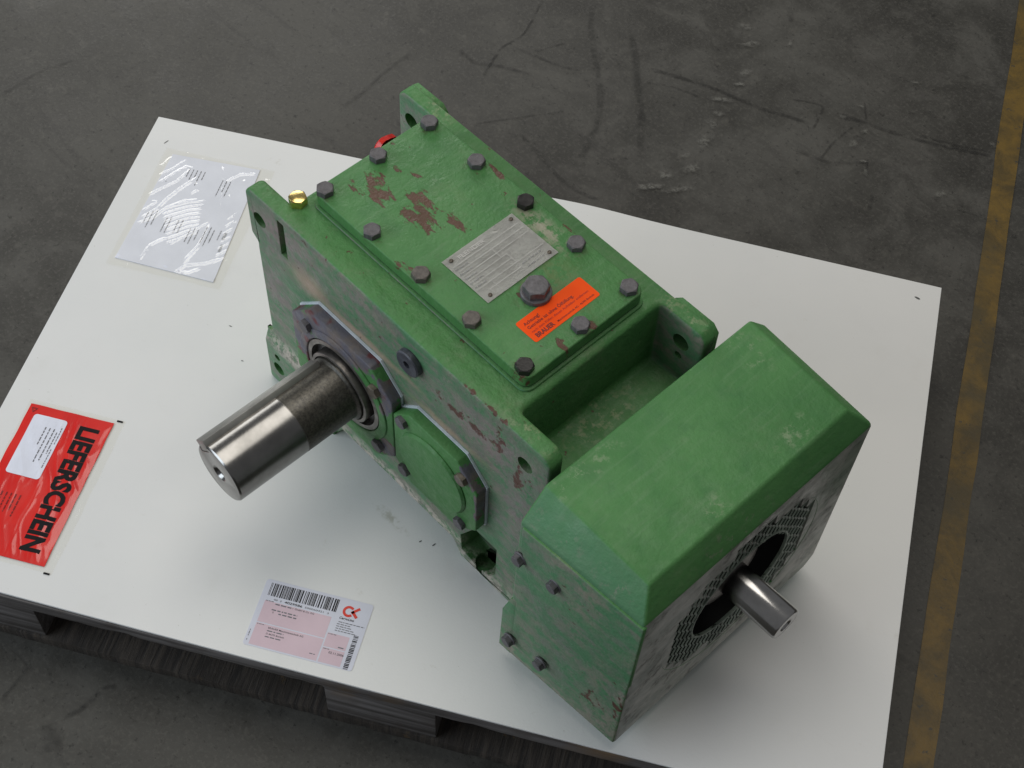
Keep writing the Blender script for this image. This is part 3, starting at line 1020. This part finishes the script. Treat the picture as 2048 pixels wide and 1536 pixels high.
# ---- small plugs
bm = lathe(NB(), [(18, 0), (18, -6), (16.5, -7.5), (5, -7.5), (5, -2), (0, -2)], (216.5, F0, 338), 'y', 40, caps=False)
obj('level_plug', finish(bm, 0, sharp=30), M['plugface'], gear)
bm = lathe(NB(), [(9.5, 0), (9.5, 4)], n=32)
br = hexbolt(9.6, 11)
bmesh.ops.translate(br, verts=br.verts, vec=(0, 0, 3.5))
brm = finish(br, 0, sharp=30)
breather = bolt('brass_plug', brm, M['brass'], gear, (-12.5, -12.5, H - 4), 'z', .2)
obj('collar', finish(bm, .6, 2), M['brass'], breather, (-.0125, -.0125, (H - 4 + ZB) * K))
red = lathe(NB(), [(17, 0), (17, 7), (15.5, 8.5), (12, 8.5), (11, 6), (0, 6)], n=36, caps=False)
for v in red.verts:
    a = math.atan2(v.co.y, v.co.x)
    if v.co.xy.length > 14:
        v.co.xy *= 1 + .035 * (1 if int((a + math.pi) / (2 * math.pi) * 36) % 2 else -1)
redp = obj('red_plug', finish(red, 0, sharp=30), M['redplastic'], gear, (-.0165, .126, (369 + ZB) * K), Matrix.Rotation(-math.pi / 2, 3, 'Y'))

# ---- fan cowl on the input side
ZL = 26.0
A_, C_, D_, B_ = (440.5, -55.7, 370), (591.5, -60.3, 370), (591.5, 246.5, 370), (441, 258, 370)
F_, E_, G_, I_ = (440.5, -90, 332), (610, -80, 331), (610, 280, 329), (440.5, 291, 332)
FL, EL, GL, IL = (440, -97, ZL), (610, -86.3, ZL), (610, 270, ZL), (440, 282, ZL)
def wall(x, z, off=0.0):
    s, u = (x - 440) / 170, (z - ZL) / (332 - ZL)
    lo, hi = FL[1] + (EL[1] - FL[1]) * s, F_[1] + (E_[1] - F_[1]) * s
    return (x, lo + (hi - lo) * u - off, z)
bm = NB()
v = {k: bm.verts.new(p) for k, p in dict(A=A_, C=C_, D=D_, B=B_, F=F_, E=E_, G=G_, I=I_, f=FL, e=EL, g=(610, 255, ZL), g2=(610, 270, ZL + 16), i=IL).items()}
for f in ('ACDB', 'AFEC', 'CEGD', 'DGIB', 'AFfiIB'):
    pass
def fc(s):
    bm.faces.new([v[k] for k in s])
for s in (('A', 'C', 'D', 'B'), ('A', 'F', 'E', 'C'), ('C', 'E', 'G', 'D'), ('D', 'G', 'I', 'B'), ('F', 'f', 'e', 'E'), ('E', 'e', 'g', 'g2', 'G'), ('G', 'g2', 'i', 'I'), ('g2', 'g', 'i'), ('f', 'i', 'g', 'e'), ('B', 'I', 'i', 'f', 'F', 'A')):
    fc(s)
AY, AZ = 98.0, 186.0
cavity = lathe(NB(), [(126, 540), (126, 640)], (0, AY, AZ), 'x', 96)
cb = boolean(bm, [(cavity, 'DIFFERENCE')])
me = finish(cb, 3.4, 3, 22, sharp=45)
me.materials.append(M['cowl'])
me.materials.append(M['cowl_low'])
me.materials.append(M['face'])
me.materials.append(M['dark'])
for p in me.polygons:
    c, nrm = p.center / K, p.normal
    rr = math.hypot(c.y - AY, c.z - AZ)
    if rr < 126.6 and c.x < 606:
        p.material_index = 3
    elif nrm.x > .9 and c.z < 330:
        p.material_index = 2
    elif c.z < 325 and nrm.z < .3:
        p.material_index = 1
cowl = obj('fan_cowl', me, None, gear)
# upper skin of the front wall: overlaps the lower cowl with a visible seam
bm = NB()
sk = [(446, 329), (446, 292), (470, 200), (494, 152), (537, 166), (611.5, 186), (611.5, 328)]
ov = [bm.verts.new(wall(x, z, 2.6)) for x, z in sk]
iv = [bm.verts.new(wall(x, z, -4)) for x, z in sk]
bm.faces.new(ov)
bm.faces.new(iv[::-1])
for i in range(len(sk)):
    j = (i + 1) % len(sk)
    bm.faces.new((ov[i], iv[i], iv[j], ov[j]))
obj('cowl_skin', finish(bm, 2.2, 3, 20, sharp=60), M['cowl_low'], cowl)
# fixing flange towards the housing
bm = NB()
sk = [(429, ZL + 2), (429, 120), (440, 160), (448, 160), (448, ZL + 1)]
ov = [bm.verts.new(wall(x, z, .25)) for x, z in sk]
iv = [bm.verts.new(wall(x, z, -6)) for x, z in sk]
bm.faces.new(ov)
bm.faces.new(iv[::-1])
for i in range(len(sk)):
    j = (i + 1) % len(sk)
    bm.faces.new((ov[i], iv[i], iv[j], ov[j]))
obj('fixing_flange', finish(bm, 1.2, 2, 20), M['cowl_low'], cowl)
BC = finish(hexbolt(6.6, 6.8, (9.0, 2.0)), 0, sharp=11)
for x, z in ((448, 266), (497.5, 271), (447, 70), (495.5, 78)):
    p = wall(x, z, 2.5 if z < 200 else 1.2)
    bolt('bolt', BC, M['bolt'], cowl, p, '-y', random.uniform(0, 1))
# expanded-metal grille
bm = NB()
py, pz, hw, th = 8.0, 20.0, 1.35, 1.0
RI, RO = 78, 131.0
CW, CH = 2 * py, pz
ny = int(RO / py) + 2
nz = int(RO / (pz / 2)) + 2
def inside(a, b):
    r = math.hypot(a, b)
    return RI < r < RO
for j in range(-ny, ny + 1):
    for k in range(-nz, nz):
        ya, yb = (j + (.5 if (j + k) % 2 else 0) - .25) * py, (j + (.5 if (j + k + 1) % 2 else 0) - .25) * py
        za, zb = k * pz / 2, (k + 1) * pz / 2
        m, n = math.floor((ya + yb) / 2 / CW), math.floor((za + zb) / 2 / CH)
        if not (math.hypot((ya + yb) / 2, (za + zb) / 2) > RI and math.hypot((m + .5) * CW, (n + .5) * CH) < 116):
            continue
        w0 = []
        for (yy, zz) in ((ya, za), (yb, zb)):
            w0 += [bm.verts.new((608.2, AY + yy - hw, AZ + zz)), bm.verts.new((609.4, AY + yy + hw, AZ + zz)), bm.verts.new((606.2, AY + yy + hw, AZ + zz))]
        for f in ((0, 1, 4, 3), (1, 2, 5, 4), (2, 0, 3, 5)):
            bm.faces.new([w0[i] for i in f])
gr = obj('grille', finish(bm, 0, smooth=False), M['grille'], cowl)
gr['kind'] = 'stuff'
# solid sheet round the slotted field: its inner edge is stepped cell by cell
bm = NB()
for m in range(-12, 12):
    for n in range(-10, 10):
        if math.hypot((m + .5) * CW, (n + .5) * CH) >= 116 and math.hypot((m + .5) * CW, (n + .5) * CH) < 146:
            a0, a1, b0, b1 = m * CW, (m + 1) * CW, n * CH, (n + 1) * CH
            q = [(a, b) for a, b in ((a0, b0), (a1, b0), (a1, b1), (a0, b1))]
            if min(math.hypot(*p) for p in q) > 128:
                continue
            bm.faces.new([bm.verts.new((609.2, AY + a, AZ + b)) for a, b in q])
bmesh.ops.remove_doubles(bm, verts=bm.verts, dist=.1)
fo = bmesh.ops.extrude_face_region(bm, geom=bm.faces[:])
bmesh.ops.translate(bm, verts=[g for g in fo['geom'] if isinstance(g, bmesh.types.BMVert)], vec=(-3, 0, 0))
obj('intake_sheet', finish(bm, 0, smooth=False), M['face'], cowl)
obj('grille_collar', finish(tube(77.0, 79.8, 606, 609.6, (0, AY, AZ), 'x'), .6, 2), M['grille'], cowl)
# fan hub inside and the input shaft
obj('fan_hub', finish(lathe(NB(), [(66, 572), (66, 584), (44, 594), (30, 596)], (0, AY, AZ), 'x', 48), 2, 2), M['ring'], cowl)
bm = lathe(NB(), [(21, 550), (21, 675), (19.6, 677)], (0, AY, AZ), 'x', 72)
ch = lathe(NB(), [(9.5, 677.2), (6.5, 673), (6.5, 650)], (0, AY, AZ), 'x', 28)
obj('input_shaft', finish(boolean(bm, [(ch, 'DIFFERENCE')]), .4, 2, 40, sharp=35), M['input'], gear)

# ================================================================== papers on the board
def film(name, u0, u1, v0, v1, mat, parent, amp, nu, nv, zf, seed=0, r=6):
    bm = NB()
    g = []
    for j in range(nv + 1):
        row = []
        for i in range(nu + 1):
            a, b = i / nu, j / nv
            u, v = u0 + (u1 - u0) * a, v0 + (v1 - v0) * b
            e = min(1, min(a, 1 - a, b, 1 - b) * 14)
            wob = 1.2 * noise.noise((u * .03, v * .03, seed))
            row.append(bm.verts.new(S(u + wob, v + wob * .6, zf(u, v, e))))
        g.append(row)
    for j in range(nv):
        for i in range(nu):
            bm.faces.new((g[j][i], g[j + 1][i], g[j + 1][i + 1], g[j][i + 1]))
    me = finish(bm, 0, sharp=180)
    if sum(p.normal.z for p in me.polygons) < 0:
        me.flip_normals()
    return obj(name, me, mat, parent)

def clear_film(name, tint, rough, gain=1.8):
    t = NT(name)
    tr = t.n('ShaderNodeBsdfTransparent')
    tr.inputs[0].default_value = (*tint, 1)
    gl = t.n('ShaderNodeBsdfGlossy')
    gl.inputs['Roughness'].default_value = rough
    fr = t.n('ShaderNodeFresnel')
    fr.inputs[0].default_value = 1.5
    bp = t.bump(t.noise(320, 3, .6), .10, .0004)
    t.set(gl.inputs['Normal'], bp)
    gb = t.n('ShaderNodeNewGeometry')
    ff = t.math('MULTIPLY', fr.outputs[0], t.math('SUBTRACT', 1.0, gb.outputs['Backfacing']))
    cr = t.n('ShaderNodeCombineColor')
    for k in range(3):
        t.set(cr.inputs[k], t.math('MULTIPLY', ff, gain, clamp=True))
    t.set(gl.inputs[0], cr.outputs[0])
    ad = t.n('ShaderNodeAddShader')
    t.set(ad.inputs[0], tr.outputs[0])
    t.set(ad.inputs[1], gl.outputs[0])
    t.t.links.new(ad.outputs[0], t.out.inputs[0])
    return t.m
M['film'] = clear_film('clear_pouch_film', (.965, .960, .940), .07)
M['paper'] = plain('white_paper', (.76, .78, .88), .6, 0, .03, 30, .05)
M['ink'] = plain('grey_ink', (.16, .16, .18), .6, 0, .1, 60, 0)
M['black'] = plain('black_ink', (.012, .012, .013), .6, 0, .1, 60, 0, .12)

def ridges(u, v, seed, ang, s1, s2, k=3.2):
    c, s = math.cos(ang), math.sin(ang)
    wx = 14 * noise.noise((u * .012, v * .012, seed + 9))
    a, b = c * u + s * v + wx, -s * u + c * v + wx
    n1 = noise.noise((a * s1, b * s2, seed))
    n2 = noise.noise((a * s1 * 2.3, b * s2 * 2.3, seed + 3))
    return (1 - min(1, abs(n1) * k)) ** 2 + .45 * (1 - min(1, abs(n2) * k)) ** 2

pu = thing('document_pouch', 'clear plastic pouch with white delivery papers near the far left corner of the board', 'pouch', tuple(x * K for x in S(122, 170))[:2] + (ZB * K,))
bm = NB()
def ppt(u, v):
    return S(u, v)
pap = [(50, 67), (186, 61), (195, 280), (45, 276)]
prism(bm, [S(*p)[:2] for p in pap], .25, .9, 'z')
paper = obj('paper', finish(bm, 0, smooth=False), M['paper'], pu)
prism_b = NB()
prism(prism_b, [S(*p)[:2] for p in ((45.5, 268), (194.6, 272), (195, 280), (45, 276))], .95, 1.35, 'z')
obj('folded_edge', finish(prism_b, .2, 1), M['paper'], paper)
rows = []
def pm(a, b):     # reading down the sheet: a along v, b along -u
    return S(b, a, 1.0)
dashes('print', [(88, 104, 85, 1.7), (88, 110, 91, 1.7), (88, 102, 97, 1.7), (88, 118, 103, 1.7), (88, 104, 109, 1.7),
                 (96, 128, 140, 1.7), (96, 118, 146, 1.7), (96, 126, 152, 1.7), (120, 122, 60, 1.2),
                 (184, 205, 58, 1.7), (180, 212, 64, 1.7), (178, 206, 70, 1.7), (186, 214, 88, 1.7), (184, 214, 94, 1.7), (186, 212, 106, 1.7), (184, 210, 112, 1.7),
                 (196, 222, 128, 1.7), (194, 224, 134, 1.7), (196, 216, 140, 1.7), (186, 218, 150, 1.7), (186, 222, 156, 1.7), (190, 214, 162, 1.7), (188, 206, 172, 1.7)], pm, M['ink'], paper, .15)
dashes('stamp', [(190, 207, 178, 6.0), (212, 226, 181, 5.0)], pm, plain('pale_stamp', (.40, .41, .45), .6), paper, .15)
FOLDS = [([(45.2, 153.3), (60.5, 135.3), (76.0, 117.3), (88.5, 86.2)], 1.0), ([(88.5, 86.2), (78.9, 86.0), (66.4, 102.7), (49.8, 127.4)], 0.7), ([(51.9, 197.2), (69.1, 175.4), (75.6, 154.2), (88.0, 128.5), (103.1, 99.4)], 1.3), ([(51.2, 209.3), (68.5, 192.4), (81.7, 169.3), (100.0, 149.5), (119.4, 141.4)], 1.0), ([(48.3, 183.9), (62.2, 162.9), (54.6, 162.7)], 0.7), ([(80.3, 270.8), (84.9, 241.8), (99.6, 223.5)], 1.0), ([(110.4, 232.1), (131.0, 205.0), (148.6, 178.6)], 0.9), ([(136.6, 279.6), (148.1, 262.6), (172.6, 251.0), (189.2, 237.0)], 1.2), ([(139.0, 276.6), (156.1, 274.0), (169.2, 261.1)], 0.9), ([(158.3, 120.3), (174.0, 142.5), (188.7, 167.0)], 1.2), ([(152.7, 179.8), (154.2, 203.0), (152.4, 226.9), (142.4, 262.0)], 1.6), ([(130.4, 71.4), (142.3, 90.4), (149.8, 117.9), (154.7, 145.7)], 1.8), ([(146.5, 99.1), (162.0, 79.7), (183.4, 70.9)], 1.2), ([(44.4, 114.1), (62.9, 93.7), (74.2, 74.0)], 0.7), ([(44.0, 94.2), (51.4, 74.4)], 0.7), ([(170.4, 87.2), (182.0, 108.5)], 1.0), ([(104.0, 111.5), (112.6, 123.8), (105.0, 133.4)], 1.2), ([(75.5, 177.2), (90.4, 163.2), (104.7, 151.8), (130.3, 140.7)], 0.75), ([(79.0, 184.1), (94.3, 170.0), (108.3, 158.7), (131.7, 148.3)], 0.75), ([(82.5, 190.9), (98.1, 176.8), (111.9, 165.6), (133.1, 155.8)], 0.75), ([(86.0, 197.8), (101.9, 183.6), (115.6, 172.5), (134.6, 163.3)], 0.75), ([(89.4, 204.6), (105.7, 190.4), (119.2, 179.3), (136.0, 170.9)], 0.75), ([(92.9, 211.4), (109.4, 197.1), (122.7, 186.1), (137.3, 178.3)], 0.75), ([(96.4, 218.1), (113.2, 203.8), (126.3, 192.9), (138.7, 185.8)], 0.75), ([(99.8, 224.9), (117.0, 210.5), (129.9, 199.7), (140.1, 193.2)], 0.75), ([(103.2, 231.6), (120.7, 217.2), (133.4, 206.4), (141.5, 200.6)], 0.75), ([(180.8, 248.6), (194.9, 233.1)], 0.6), ([(179.7, 235.2), (193.2, 219.7)], 0.6), ([(178.6, 221.6), (191.5, 206.3)], 0.6), ([(177.5, 208.0), (189.7, 192.7)], 0.6), ([(176.3, 194.3), (188.0, 179.1)], 0.6), ([(175.2, 180.4), (186.2, 165.3)], 0.6), ([(174.0, 166.5), (184.4, 151.5)], 0.6)]
GU, GV = 200, 260
gu, gv = np.meshgrid(np.linspace(37, 208, GU + 1), np.linspace(58, 290, GV + 1))
fz = np.full(gu.shape, 1.45)
rngf = random.Random(5)
for L, amp in FOLDS:
    best = np.full(gu.shape, 1e9)
    par = np.zeros(gu.shape)
    n = len(L) - 1
    for k in range(n):
        (ax, ay), (bx_, by_) = L[k], L[k + 1]
        dx_, dy_ = bx_ - ax, by_ - ay
        tt = np.clip(((gu - ax) * dx_ + (gv - ay) * dy_) / (dx_ * dx_ + dy_ * dy_), 0, 1)
        dd = np.hypot(gu - ax - tt * dx_, gv - ay - tt * dy_)
        m = dd < best
        best = np.where(m, dd, best)
        par = np.where(m, (k + tt) / n, par)
    wd = 1.1 * rngf.uniform(.8, 1.5) * (.7 + .6 * amp)
    fz += .95 * amp * np.exp(-(best / wd) ** 2) * np.clip(np.minimum(par, 1 - par) * 6 + .25, 0, 1)
for (cx_, cy_, ax, ay, h) in ((160, 120, 20, 40, 1.2), (150, 230, 18, 34, .9), (80, 120, 26, 40, .5), (70, 230, 26, 30, .5)):
    fz += h * np.exp(-((gu - cx_) / ax) ** 2 - ((gv - cy_) / ay) ** 2)
def zf1(u, v, e):
    i = int(round((u - 37) / 171 * GU))
    j = int(round((v - 58) / 232 * GV))
    nz = .22 * noise.noise((u * .05, v * .05, 4)) + .16 * noise.noise((u * .16, v * .16, 9))
    m = max(0.0, min(1.0, max(52 - u, u - 192, 70 - v, v - 276) / 6 + .3))
    edge = m * (.60 * noise.noise((u * .075, v * .075, 6)) + .14 * noise.noise((u * .2, v * .2, 16))) + .45 * max(0, 1 - e * 1.6) * (.7 + noise.noise((u * .06, v * .06, 3)))
    return max(.5, float(fz[j, i]) + nz + edge)
film('film', 37, 208, 58, 290, M['film'], pu, 1, GU, GV, zf1, 1)

rp = thing('delivery_note_pouch', 'red delivery note pouch with black lettering at the left edge of the board', 'pouch', tuple(x * K for x in S(97, 648))[:2] + (ZB * K,))
t = NT('red_printed_film')
nr = t.noise(16, 4, .6)
c = t.mix(t.mapr(nr, .35, .68), (.68, .010, .007), (.75, .022, .014))
t.set(t.p.inputs['Coat Weight'], .6)
t.set(t.p.inputs['Coat Roughness'], .06)
M['red'] = t.fin(c, .28, t.bump(t.noise(12, 4, .6), .10, .002))
def zr(u, v):
    return .7 + .9 * ridges(u, v, 21, 1.35, .008, .035) * (1 if u > 100 else .5) + .6 * noise.noise((u * .025, v * .025, 8))
def zr2(u, v, e):
    return max(.45, zr(u, v) * min(1, e + .1) + .2) + .75
rb = film('red_front', 37, 154.5, 538, 758, M['red'], rp, 1, 90, 150, zr2, 5)
def zr3(u, v, e):
    return max(.30, .35 + .5 * abs(noise.noise((u * .06, v * .06, 3))))
film('clear_margin', 33, 168, 531, 765, M['film'], rp, 1, 60, 90, zr3, 6)
def rmap(u, v, off):
    a, b = (u - 37) / 117.5, (v - 538) / 220
    e = min(1, min(a, 1 - a, b, 1 - b) * 14)
    return S(u, v, zr2(u, v, e) + off)
def drape(o, off):
    """lay flat lettering, given in board axes, on the wrinkled red film"""
    for vv in o.data.vertices:
        u, v = vv.co.x, vv.co.y
        vv.co = Vector(rmap(u, v, off)) * K
def flat_text(name, s, u, v, h, mat, parent, width, bold, off=.3):
    cu = bpy.data.curves.new('f', 'FONT')
    cu.body = s
    cu.offset = bold
    cu.resolution_u = 3
    t = bpy.data.objects.new('f', cu)
    COL.objects.link(t)
    me = evaluated_curve(t)
    bmx = bmesh.new()
    bmx.from_mesh(me)
    bmesh.ops.triangulate(bmx, faces=bmx.faces)
    for _ in range(2):
        bmesh.ops.subdivide_edges(bmx, edges=[e for e in bmx.edges if e.calc_length() > .12], cuts=1, use_grid_fill=False)
        bmesh.ops.triangulate(bmx, faces=bmx.faces)
    bmx.to_mesh(me)
    bmx.free()
    sx = width / max(vv.co.x for vv in me.vertices)
    sy = h / .70
    for vv in me.vertices:
        vv.co = (u + vv.co.y * sy, v + vv.co.x * sx, 0)
    o = obj(name, me, mat, parent)
    drape(o, off)
    return o
flat_text('lettering', 'LIEFERSCHEIN', 115.5, 553, 25, M['black'], rp, 191, .045)
# address window
bm = NB()
NW = 16
W0, W1, V0, V1 = 49, 96, 552, 645
gw = []
ring = rrect(W0, W1, V0, V1, 4.5, 4)
bm.faces.new([bm.verts.new((x, y, 0)) for x, y in ring])
bmesh.ops.triangulate(bm, faces=bm.faces[:])
for _ in range(4):
    bmesh.ops.subdivide_edges(bm, edges=[e for e in bm.edges if e.calc_length() > 6], cuts=1)
    bmesh.ops.triangulate(bm, faces=bm.faces[:])
mew = bpy.data.meshes.new('w')
bm.to_mesh(mew)
bm.free()
win = obj('address_window', mew, M['paper'], rp)
drape(win, .30)
def wm(a, b):
    return rmap(b, a, .42)
dashes('address_print', [(568, 596, 71, 2.0), (568, 622, 77, 2.0), (568, 618, 83, 2.0), (572, 606, 88, 1.8), (598, 628, 91.5, 1.6), (564, 590, 92, 1.6)], wm, M['ink'], rp, .12)
dashes('small_print', [(672 - i * 3.0 * 0, 704 - 4 * (i % 3), 46 + 6.2 * i, 2.0) for i in range(7)], lambda a, b: rmap(b, a, .42), plain('dark_red_print', (.16, .004, .006), .4), rp, .12)
tri = NB()
for r0, r1 in ((4.2, 3.4),):
    vs0 = [rmap(45 + 5.2 * math.sin(a), 546 + 5.2 * math.cos(a), .5) for a in (0, 2.094, 4.188)]
    vs1 = [rmap(45 + 3.2 * math.sin(a), 546 + 3.2 * math.cos(a), .5) for a in (0, 2.094, 4.188)]
    a = [tri.verts.new(p) for p in vs0]
    b = [tri.verts.new(p) for p in vs1]
    for i in range(3):
        tri.faces.new((a[i], a[(i + 1) % 3], b[(i + 1) % 3], b[i]))
obj('recycling_mark', finish(tri, smooth=False), M['redink'], rp)
for (u, v) in ((160.5, 533), (161, 766)):
    bm = NB()
    prism(bm, [S(u - 4, v - 1.2)[:2], S(u + 4, v - 1.2)[:2], S(u + 4, v + 1.2)[:2], S(u - 4, v + 1.2)[:2]], .2, .9, 'z')
    obj('register_mark', finish(bm, smooth=False), M['black'], rp)

# ---- shipping label
lb = thing('shipping_label', 'white and pink shipping label with barcode stuck near the front edge of the board', 'label', tuple(x * K for x in S(495, 745))[:2] + (ZB * K,))
M['label'] = plain('label_paper', (.66, .67, .76), .5, 0, .03, 30, .04)
M['pink'] = plain('pink_label_print', (.66, .50, .56), .5, 0, .03, 30, .04)
bm = NB()
prism(bm, [S(*p)[:2] for p in rrect(426, 564.5, 699, 790, 3.5, 4)], .12, .42, 'z')
lp = obj('paper', finish(bm, smooth=False), M['label'], lb)
def lq(u0, u1, v0, v1, z, bm):
    bm.faces.new([bm.verts.new(S(a, b, z)) for a, b in ((u0, v1), (u1, v1), (u1, v0), (u0, v0))])
for k, (u0, u1, v0, v1) in enumerate(((433, 519, 728, 757), (433, 519, 758.5, 788), (521, 549, 748.5, 767), (521, 549, 768.5, 788))):
    bm = NB()
    lq(u0, u1, v0, v1, .5, bm)
    obj('pink_field', finish(bm, smooth=False), M['pink'], lb)
bm = NB()
rr = random.Random(4)
u = 433.5
while u < 521:
    wv = rr.choice((.55, .55, .9, 1.3, 1.7))
    lq(u, u + wv, 703, 720.5, .55, bm)
    u += wv + rr.choice((.5, .55, .9, .9, 1.5, 2.0))
obj('barcode', finish(bm, smooth=False), M['black'], lb)
bm = NB()
v = 744.0
while v < 789:
    wv = rr.choice((.5, .8, 1.2, 1.5))
    lq(553, 559, v, v + wv, .55, bm)
    v += wv + rr.choice((.5, .8, 1.2, 1.6))
obj('barcode', finish(bm, smooth=False), M['black'], lb)
UD = (CU, SU, 0)
VU = (-SU, CU, 0)
M['inkd'] = plain('dark_grey_ink', (.05, .05, .06), .6, 0, .1, 60, 0)
for s, u, v, h, wd, b in (('00  3', 443, 725.6, 2.2, 10, 0), ('4029586', 457, 725.8, 2.8, 23, .02), ('500060421  3', 483, 725.6, 2.2, 31, 0),
                          ('BRAUER Maschinentechnik AG', 449, 763.2, 2.3, 45, .008), ('D-46395 Bocholt', 449, 771, 2.3, 23, .006),
                          ('GmbH & Co. KG', 472, 731, 2.3, 25, .004), ('D', 447, 742.5, 2.3, 1.8, 0),
                          ('02.11.2006', 530, 774.6, 2.8, 19, .006)):
    text('lettering', s, S(u, v, .5), UD, VU, h, M['inkd'], lb, wd, b, .1)
text('lettering', 'CargoLine', S(528, 727.4, .5), UD, VU, 3.1, M['inkd'], lb, 19, .02, .1, 'LEFT', .2)
def lm(a, b):
    return S(a, b, .5)
dashes('fine_print', [(447, 470, 729.2, 2.2), (445, 460, 737.2, 2.2), (461, 478, 737.2, 2.2), (455, 478, 741.0, 2.2), (449, 470, 765.3, 2.0), (449, 470, 773.2, 1.9), (434, 444, 727.2, 1.2), (434, 443, 759.4, 1.2), (522, 532, 749.2, 1.2), (522, 530, 769.2, 1.2), (539, 546, 763.6, 2.0), (508, 515, 780, 1.6), (529, 562, 731, 1.4), (528, 546, 734, 1.4), (528, 548, 737, 1.4), (528, 552, 740, 1.4), (528, 554, 743, 1.4)], lm, M['ink'], lb, .1)
dashes('edge_print', [(769, 778, 428.6, 1.3), (782, 784, 428.6, 1.3)], lambda a, b: S(b, a, .5), M['ink'], lb, .1)
# red emblem: an open ring joined by an angled k
M['logored'] = plain('logo_red_ink', (.72, .035, .015), .5, 0, .05, 60, 0)
bm = NB()
lc = (537, 715.5)
prev = None
for i in range(25):
    a = math.radians(42 + (318 - 42) * i / 24)
    q0, q1 = [S(lc[0] + r * math.cos(a), lc[1] - r * math.sin(a), .62) for r in (7.6, 4.3)]
    cur = (bm.verts.new(q0), bm.verts.new(q1))
    if prev:
        bm.faces.new((prev[0], cur[0], cur[1], prev[1]))
    prev = cur
def bar(u0, v0, u1, v1, wd):
    d = Vector((u1 - u0, v1 - v0)).normalized()
    n = Vector((-d.y, d.x)) * wd / 2
    bm.faces.new([bm.verts.new(S(a, b, .62)) for a, b in ((u0 + n.x, v0 + n.y), (u1 + n.x, v1 + n.y), (u1 - n.x, v1 - n.y), (u0 - n.x, v0 - n.y))])
bar(540.5, 716.8, 549.5, 708.6, 3.4)
bar(541, 714.2, 548.8, 721.8, 3.6)
obj('emblem', finish(bm, smooth=False), M['logored'], lb)
